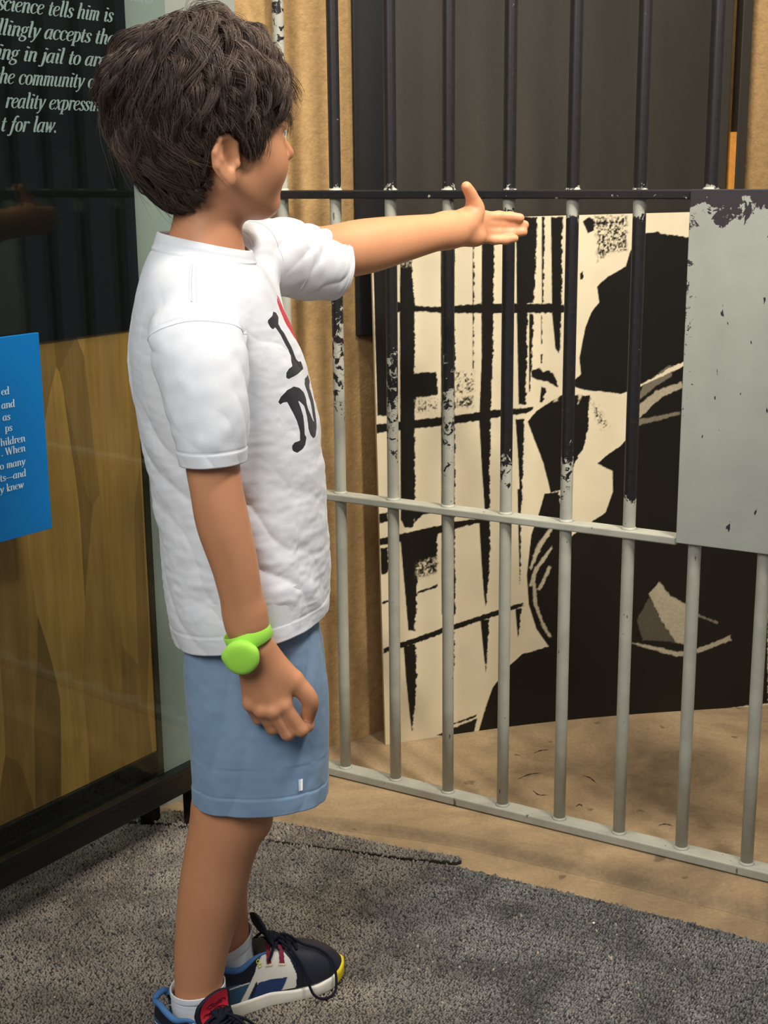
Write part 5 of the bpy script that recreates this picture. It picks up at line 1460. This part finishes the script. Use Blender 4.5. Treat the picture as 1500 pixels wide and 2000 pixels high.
def shoe(name_label, heel, ang, medsign, tonguelabel, hs=1.0):
    """heel (f,l) at the back of the sole, ang the toe direction in person axes; medsign: side of the inner edge (+1 = left of the toe direction)"""
    ca, sa = math.cos(ang), math.sin(ang)
    def tw(s_, w_, h_):
        s_, w_, h_ = np.broadcast_arrays(np.asarray(s_, float), np.asarray(w_, float), np.asarray(h_, float))
        w2 = w_ * medsign * 1.05; s_ = s_ * 1.06
        return np.stack([heel[0] + s_ * ca - w2 * sa, heel[1] + s_ * sa + w2 * ca, h_ * hs + .0075], -1)
    # ---- upper: arched rings along the shoe, w>0 = inner side
    ns_, nf_ = 300, 240
    sv_ = .0035 + (SL - .0060) * (0.5 - 0.5 * np.cos(np.linspace(0, np.pi, ns_))) ** .92
    ph = np.linspace(0, np.pi, nf_)
    Htop = np.interp(sv_, _sx, _smooth([0, .004, .02, .05, .075, .09, .105, .12, .14, .16, .178, .190, .198, .203], [.060, .072, .080, .078, .080, .079, .074, .068, .060, .0535, .046, .038, .030, .022], 61))
    Sg, Pg = np.meshgrid(sv_, ph, indexing='ij')
    Hg = np.repeat(Htop[:, None], nf_, 1)
    wmx = np.where(Pg < np.pi / 2, wid(Sg, True), -wid(Sg, False)) * .985
    cw = np.abs(np.cos(Pg)) ** .78; sh_ = np.abs(np.sin(Pg)) ** .82
    lean = np.clip((Hg * sh_ - .02) / .08, 0, 1)
    hold = smoothstep(.10, .06, Sg)                              # ankle collar stays wide and upright
    Wg = wmx * (cw * (1 - hold) + (cw ** .45) * hold) * (1 - .12 * lean * hold)
    Zg_ = .018 + (Hg - .018) * sh_
    dipc = .012 * np.exp(-((Sg - .048) / .020) ** 2) * hold
    Zg_ = Zg_ - dipc * sh_
    V = tw(Sg, Wg, Zg_)
    V = V.reshape(-1, 3)
    idx = np.arange(ns_ * nf_).reshape(ns_, nf_)
    Fq = np.stack([idx[:-1, :-1], idx[1:, :-1], idx[1:, 1:], idx[:-1, 1:]], -1)
    openg = (Sg < .084 + .012 * np.sin(Pg)) & (np.abs(Pg - np.pi / 2) < .60)
    fm = ~(openg[:-1, :-1] & openg[1:, 1:])
    Fq = Fq[fm].reshape(-1, 4)
    if medsign < 0: Fq = Fq[:, ::-1]
    # heel cap fan
    V = np.vstack([V, tw(0.0025, 0.0, .03)[None]])
    up = mesh_np('shoe', V, Fq, M['shoe_upper'], person, smooth=True)
    tag(up, name_label)
    # colour blocks by position along the shoe and height
    s1 = np.append(Sg.ravel(), 0.0); h1 = np.append(Zg_.ravel(), .03); med = np.append((Pg < np.pi / 2).ravel(), True); p1_ = np.append(Pg.ravel(), 0)
    navy = np.array(S(26, 30, 48)); leather = np.array(S(38, 40, 52)); cream = np.array(S(222, 220, 208)); blue = np.array(S(40, 62, 108)); teal = np.array(S(48, 84, 112)); lblue = np.array(S(70, 108, 158)); panel = np.array(S(20, 24, 42))
    C = np.tile(navy, (len(V), 1))
    C[s1 > .128] = leather
    def poly(pts_, col):
        ins = in_poly(pts_, s1, h1); C[ins] = col
    poly([(-.01, .0), (.062, .0), (.060, .040), (-.01, .052)], teal)
    poly([(-.01, .052), (.060, .041), (.074, .060), (.078, .072), (-.01, .078)], panel)
    poly([(-.01, .066), (.086, .066), (.09, .09), (-.01, .10)], lblue)
    poly([(.074, .018), (.122, .018), (.124, .035), (.118, .056), (.109, .0700), (.086, .0740), (.072, .058), (.069, .050)], cream)
    poly([(.046, .018), (.056, .018), (.078, .052), (.070, .052)], cream)
    poly([(.063, .018), (.104, .018), (.112, .0345), (.073, .037)], blue)
    poly([(-.01, .0395), (.061, .0395), (.061, .0412), (-.01, .0412)], cream)
    set_col(up, C)
    # ---- sole with toe spring, a flared foot and a yellow toe
    no = 260
    tt = np.linspace(0, 2 * np.pi, no, endpoint=False)
    so = SL / 2 - SL / 2 * np.cos(tt); inner = np.sin(tt) > 0
    wo = np.where(inner, wid(so, True), -wid(so, False))
    toe = smoothstep(.150, .205, so)
    profs = [(0.94, .0, 0), (1.0, .0022, 0), (1.035, .008, 0), (1.02, .015, 0), (1.035, .0215, 0), (1.0, .0255, 0), (.90, .0245, 0), (.02, .0235, 0)]
    rows_ = []; cols_ = []
    for i, (sc_, hz_, _) in enumerate(profs):
        hh_ = hz_ * (1 + .10 * smoothstep(.05, .0, so)) * (1 - .16 * smoothstep(.08, .13, so) * (1 - toe)) + toe * (.009 - .006 * min(1, hz_ / .026))
        s_c = SL * .52
        rows_.append(tw(s_c + (so - s_c) * (sc_ if sc_ > .5 else sc_), wo * sc_, np.maximum(hh_ - .0075 + .0005, -.0015)))
        c_ = np.tile(np.array(S(232, 228, 214)), (no, 1))
        yl = (so > .178)[:, None]
        c_ = np.where(yl, np.array(S(240, 214, 48)), c_)
        if i <= 1: c_ = np.where((so > .125)[:, None] & ~yl, np.array(S(176, 150, 78)), c_ * .9)
        cols_.append(c_)
    Vso = np.concatenate(rows_)
    Fso = grid_faces(len(profs), no)
    if medsign < 0: Fso = Fso[:, ::-1]
    base_c = tw(SL * .5, 0, -.0015)[None]
    kk = len(Vso); i_ = np.arange(no); j_ = (i_ + 1) % no
    fan = np.stack([np.full(no, kk), j_, i_], -1)
    so_o = mesh_np('sole', np.vstack([Vso, base_c]), [Fso, fan], M['shoe_sole'], up, smooth=True)
    set_col(so_o, np.vstack(cols_ + [np.array([S(150, 140, 120)])]))
    tag(so_o, 'cream sole with a yellow toe')
    # ---- tongue
    nt1, nt2 = 26, 13
    cu = np.linspace(0, 1, nt1); cv = np.linspace(-1, 1, nt2)
    path = catmull([(.124, .058), (.110, .064), (.097, .072), (.089, .085), (.091, .106)] if tonguelabel else [(.128, .060), (.112, .0705), (.098, .081), (.088, .097), (.083, .115)], nt1)
    half = np.interp(cu, [0, .4, .8, .95, 1], [.015, .019, .022, .020, .014]) * (1.3 if tonguelabel else 1.0)
    Tt = np.gradient(path, axis=0); Tt /= np.linalg.norm(Tt, axis=1)[:, None]
    parts_ = []
    lay = []
    for off in (.0, .0045):
        g_ = tw(path[:, None, 0] + (-Tt[:, None, 1]) * -off * 1.0 + 0 * cv[None], half[:, None] * cv[None], path[:, None, 1] - .0075 * 0 + Tt[:, None, 0] * -off * -1.0 - .007 * cv[None] ** 2 * (1 - .6 * cu[:, None]))
        lay.append(g_)
    outer, inner_ = lay
    ring_ = []
    for i in range(nt1):
        ring_.append(np.vstack([outer[i], inner_[i][::-1]]))
    Vt = np.concatenate(ring_); Ft = grid_faces(nt1, nt2 * 2)
    e0 = (nt1 - 1) * nt2 * 2
    caps_ = np.array([[e0 + k, e0 + k + 1, e0 + 2 * nt2 - 2 - k, e0 + 2 * nt2 - 1 - k] for k in range(nt2 - 1)])
    tg = mesh_np('tongue', Vt, [np.concatenate([Ft, caps_])], M['navy_cloth'], up, smooth=True)
    if tonguelabel:
        fr0 = lay[0] if True else None
        nrm = tw(1.0, 0, 0) - tw(0, 0, 0)
        i0, i1 = 15, 25
        patch = lay[1][i0:i1 + 1, 1:-1] if False else outer[i0:i1 + 1, 1:-1]
        dirn_ = (tw(.01, 0, .004) - tw(0, 0, 0)); dirn_ = dirn_ / np.linalg.norm(dirn_)
        q_ = (np.maximum(0, 1) * patch).reshape(-1, 3)
        # push in front of both layers
        qa = np.concatenate([inner_[i0:i1 + 1, 1:-1].reshape(-1, 3)])
        best = qa if ((qa - q_) @ dirn_).mean() > 0 else q_
        lab = mesh_np('label', best + dirn_ * .0009, grid_faces(i1 - i0 + 1, nt2 - 2, wrap=False), M['red_label'], up, smooth=True)
        tag(lab, 'red square label with dark scribbled lines')
        Bp = (best + dirn_ * .0015).reshape(i1 - i0 + 1, nt2 - 2, 3)
        rg = np.random.default_rng(3); st_ = []
        for k in range(9):
            a0 = rg.uniform(2.5, 7.5); b0 = 2 + k * .75
            pl_ = []
            for q in np.linspace(0, 1, 14):
                ii = np.clip(a0 + 2.6 * math.sin(q * 3.1 + k) * (q - .4), 1, i1 - i0 - 1.01); jj = np.clip(b0 + 1.3 * math.sin(q * 5 + k * 2), 1, nt2 - 4.01)
                x_, y_ = int(ii), int(jj); u_, v__ = ii - x_, jj - y_
                pl_.append(Bp[x_, y_] * (1 - u_) * (1 - v__) + Bp[x_ + 1, y_] * u_ * (1 - v__) + Bp[x_, y_ + 1] * (1 - u_) * v__ + Bp[x_ + 1, y_ + 1] * u_ * v__)
            st_.append(tube_np(np.array(pl_), .00045, 5))
        Ve, Fe = join_np(st_)
        mesh_np('embroidery', Ve, Fe, M['label_ink'], lab)
    # ---- collar rim
    j0 = int((np.pi / 2 - .60) / np.pi * (nf_ - 1)); j1 = nf_ - 1 - j0
    k_end = int(np.argmax(sv_ > .088))
    Gv = V[:-1].reshape(ns_, nf_, 3)
    rim = np.vstack([Gv[2:k_end, j0][::-1], Gv[2, j0:j1:6], Gv[2:k_end, j1]])
    Vr, Fr = tube_np(catmull(rim[::5], 120), .0042 * np.clip(np.minimum(np.linspace(0, 1, 120), np.linspace(1, 0, 120)) * 7, .12, 1) ** .5, 10)
    mesh_np('collar', Vr, Fr, M['light_blue'], up, smooth=True)
    # ---- surface lookup for straps and laces
    def on(s_, phi, off):
        i = int(np.clip(np.searchsorted(sv_, s_), 1, ns_ - 2)); j = int(np.clip(phi / np.pi * (nf_ - 1), 1, nf_ - 2))
        p = Gv[i, j]; n_ = np.cross(Gv[i + 1, j] - Gv[i - 1, j], Gv[i, j + 1] - Gv[i, j - 1]); n_ /= np.linalg.norm(n_) + 1e-9
        c = tw(s_, 0, .03)
        if n_ @ (p - c) < 0: n_ = -n_
        return p + n_ * off
    def sp(w_): return w_
    for side in (0, 1):
        for s_, lean_ in ((.0890, .004), (.1060, .004)):
            phs = np.linspace(.62, 1.30, 22)
            phs = phs if side == 0 else np.pi - phs
            L_ = []; R_2 = []
            for q, p_ in enumerate(phs):
                sc_ = s_ + lean_ * q / 21
                L_ += [on(sc_ - .0032, p_, .0010), on(sc_ + .0032, p_, .0010)]
            nn = len(phs)
            mesh_np('strap', np.array(L_), grid_faces(nn, 2, wrap=False), M['maroon'], up, smooth=True)
            e_ = [on(s_ - .0048, .57 if side == 0 else np.pi - .57, .0014), on(s_ + .0052, .57 if side == 0 else np.pi - .57, .0014), on(s_ + .0052, .625 if side == 0 else np.pi - .625, .0014), on(s_ - .0048, .625 if side == 0 else np.pi - .625, .0014)]
            mesh_np('strap_end', np.array(e_), np.array([[0, 1, 2, 3]]), M['cream_tab'], up, smooth=False)
    # ---- laces: crossings, knot and two long bows
    Lp = []
    for s_ in (.104, .113, .122, .131):
        pth = [on(s_, p_, .0022) for p_ in np.linspace(1.12, np.pi - 1.12, 12)]
        Lp.append(tube_np(np.array(pth), .0019, 7))
        pth = [on(s_ + .009 * q, p_, .0026) for q, p_ in zip(np.linspace(0, 1, 12), np.linspace(1.18, np.pi - 1.18, 12))]
        Lp.append(tube_np(np.array(pth), .0018, 7))
    kn = on(.103, np.pi / 2, .006)
    def rel(s_, w_, h_): return tw(s_, w_, h_)
    rgk = np.random.default_rng(9)
    for k in range(5):
        a_ = k * 1.3
        lp_ = [kn + (rel(.007 * math.cos(t_ + a_), .009 * math.sin(t_), .004 * math.sin(2 * t_ + a_)) - rel(0, 0, 0)) for t_ in np.linspace(0, 2 * np.pi, 18)]
        Lp.append(tube_np(np.array(lp_), .0021, 7))
    loops = [
        [kn, on(.118, 1.50, .012), on(.140, 1.35, .005), on(.160, 1.15, .004), on(.172, .75, .004), on(.174, .30, .006), rel(.172, .047, .006), rel(.155, .052, .002), rel(.140, .047, .010), on(.133, .40, .004), on(.126, .80, .005), on(.118, 1.15, .005), kn],
        [kn, on(.112, 1.9, .007), on(.125, 2.2, .005), on(.145, 2.5, .005), on(.150, 2.85, .006), on(.138, 2.8, .006), on(.122, 2.4, .005), on(.110, 2.0, .005), kn],
        [kn, on(.097, 1.25, .006), on(.094, .95, .005), on(.088, .72, .004)],
        [kn, on(.099, 1.9, .006), on(.096, 2.2, .005), on(.09, 2.45, .004)]]
    for lp_ in loops:
        Lp.append(tube_np(catmull(np.array(lp_), 110), .0019, 8))
    Vl, Fl = join_np(Lp)
    mesh_np('laces', Vl, Fl, M['lace'], up, smooth=True)
    # eyelets
    for s_, p_ in ((.0745, .80), (.0765, .66)):
        tor = [on(s_ + .0022 * math.cos(t_), p_ + .05 * math.sin(t_), .0008) for t_ in np.linspace(0, 2 * np.pi, 16)]
        Ve, Fe = tube_np(np.array(tor), .0006, 6)
        mesh_np('eyelet', Ve, Fe, plain('eyelet', S(214, 220, 90), .4, .4) if 'eyelet' not in M else M['eyelet'], up)
    return up
M['eyelet'] = plain('eyelet_yellow', S(206, 212, 84), 0.4, 0.4)
shoe('navy, cream and maroon sneaker on the far foot, lace loop hanging over the toe', (-.057, -.0115), math.radians(25), -1, False, 1.08)
shoe('navy sneaker on the near foot with a light blue collar and red tongue label', (-.104, -.046), math.radians(-42), 1, True, .92)
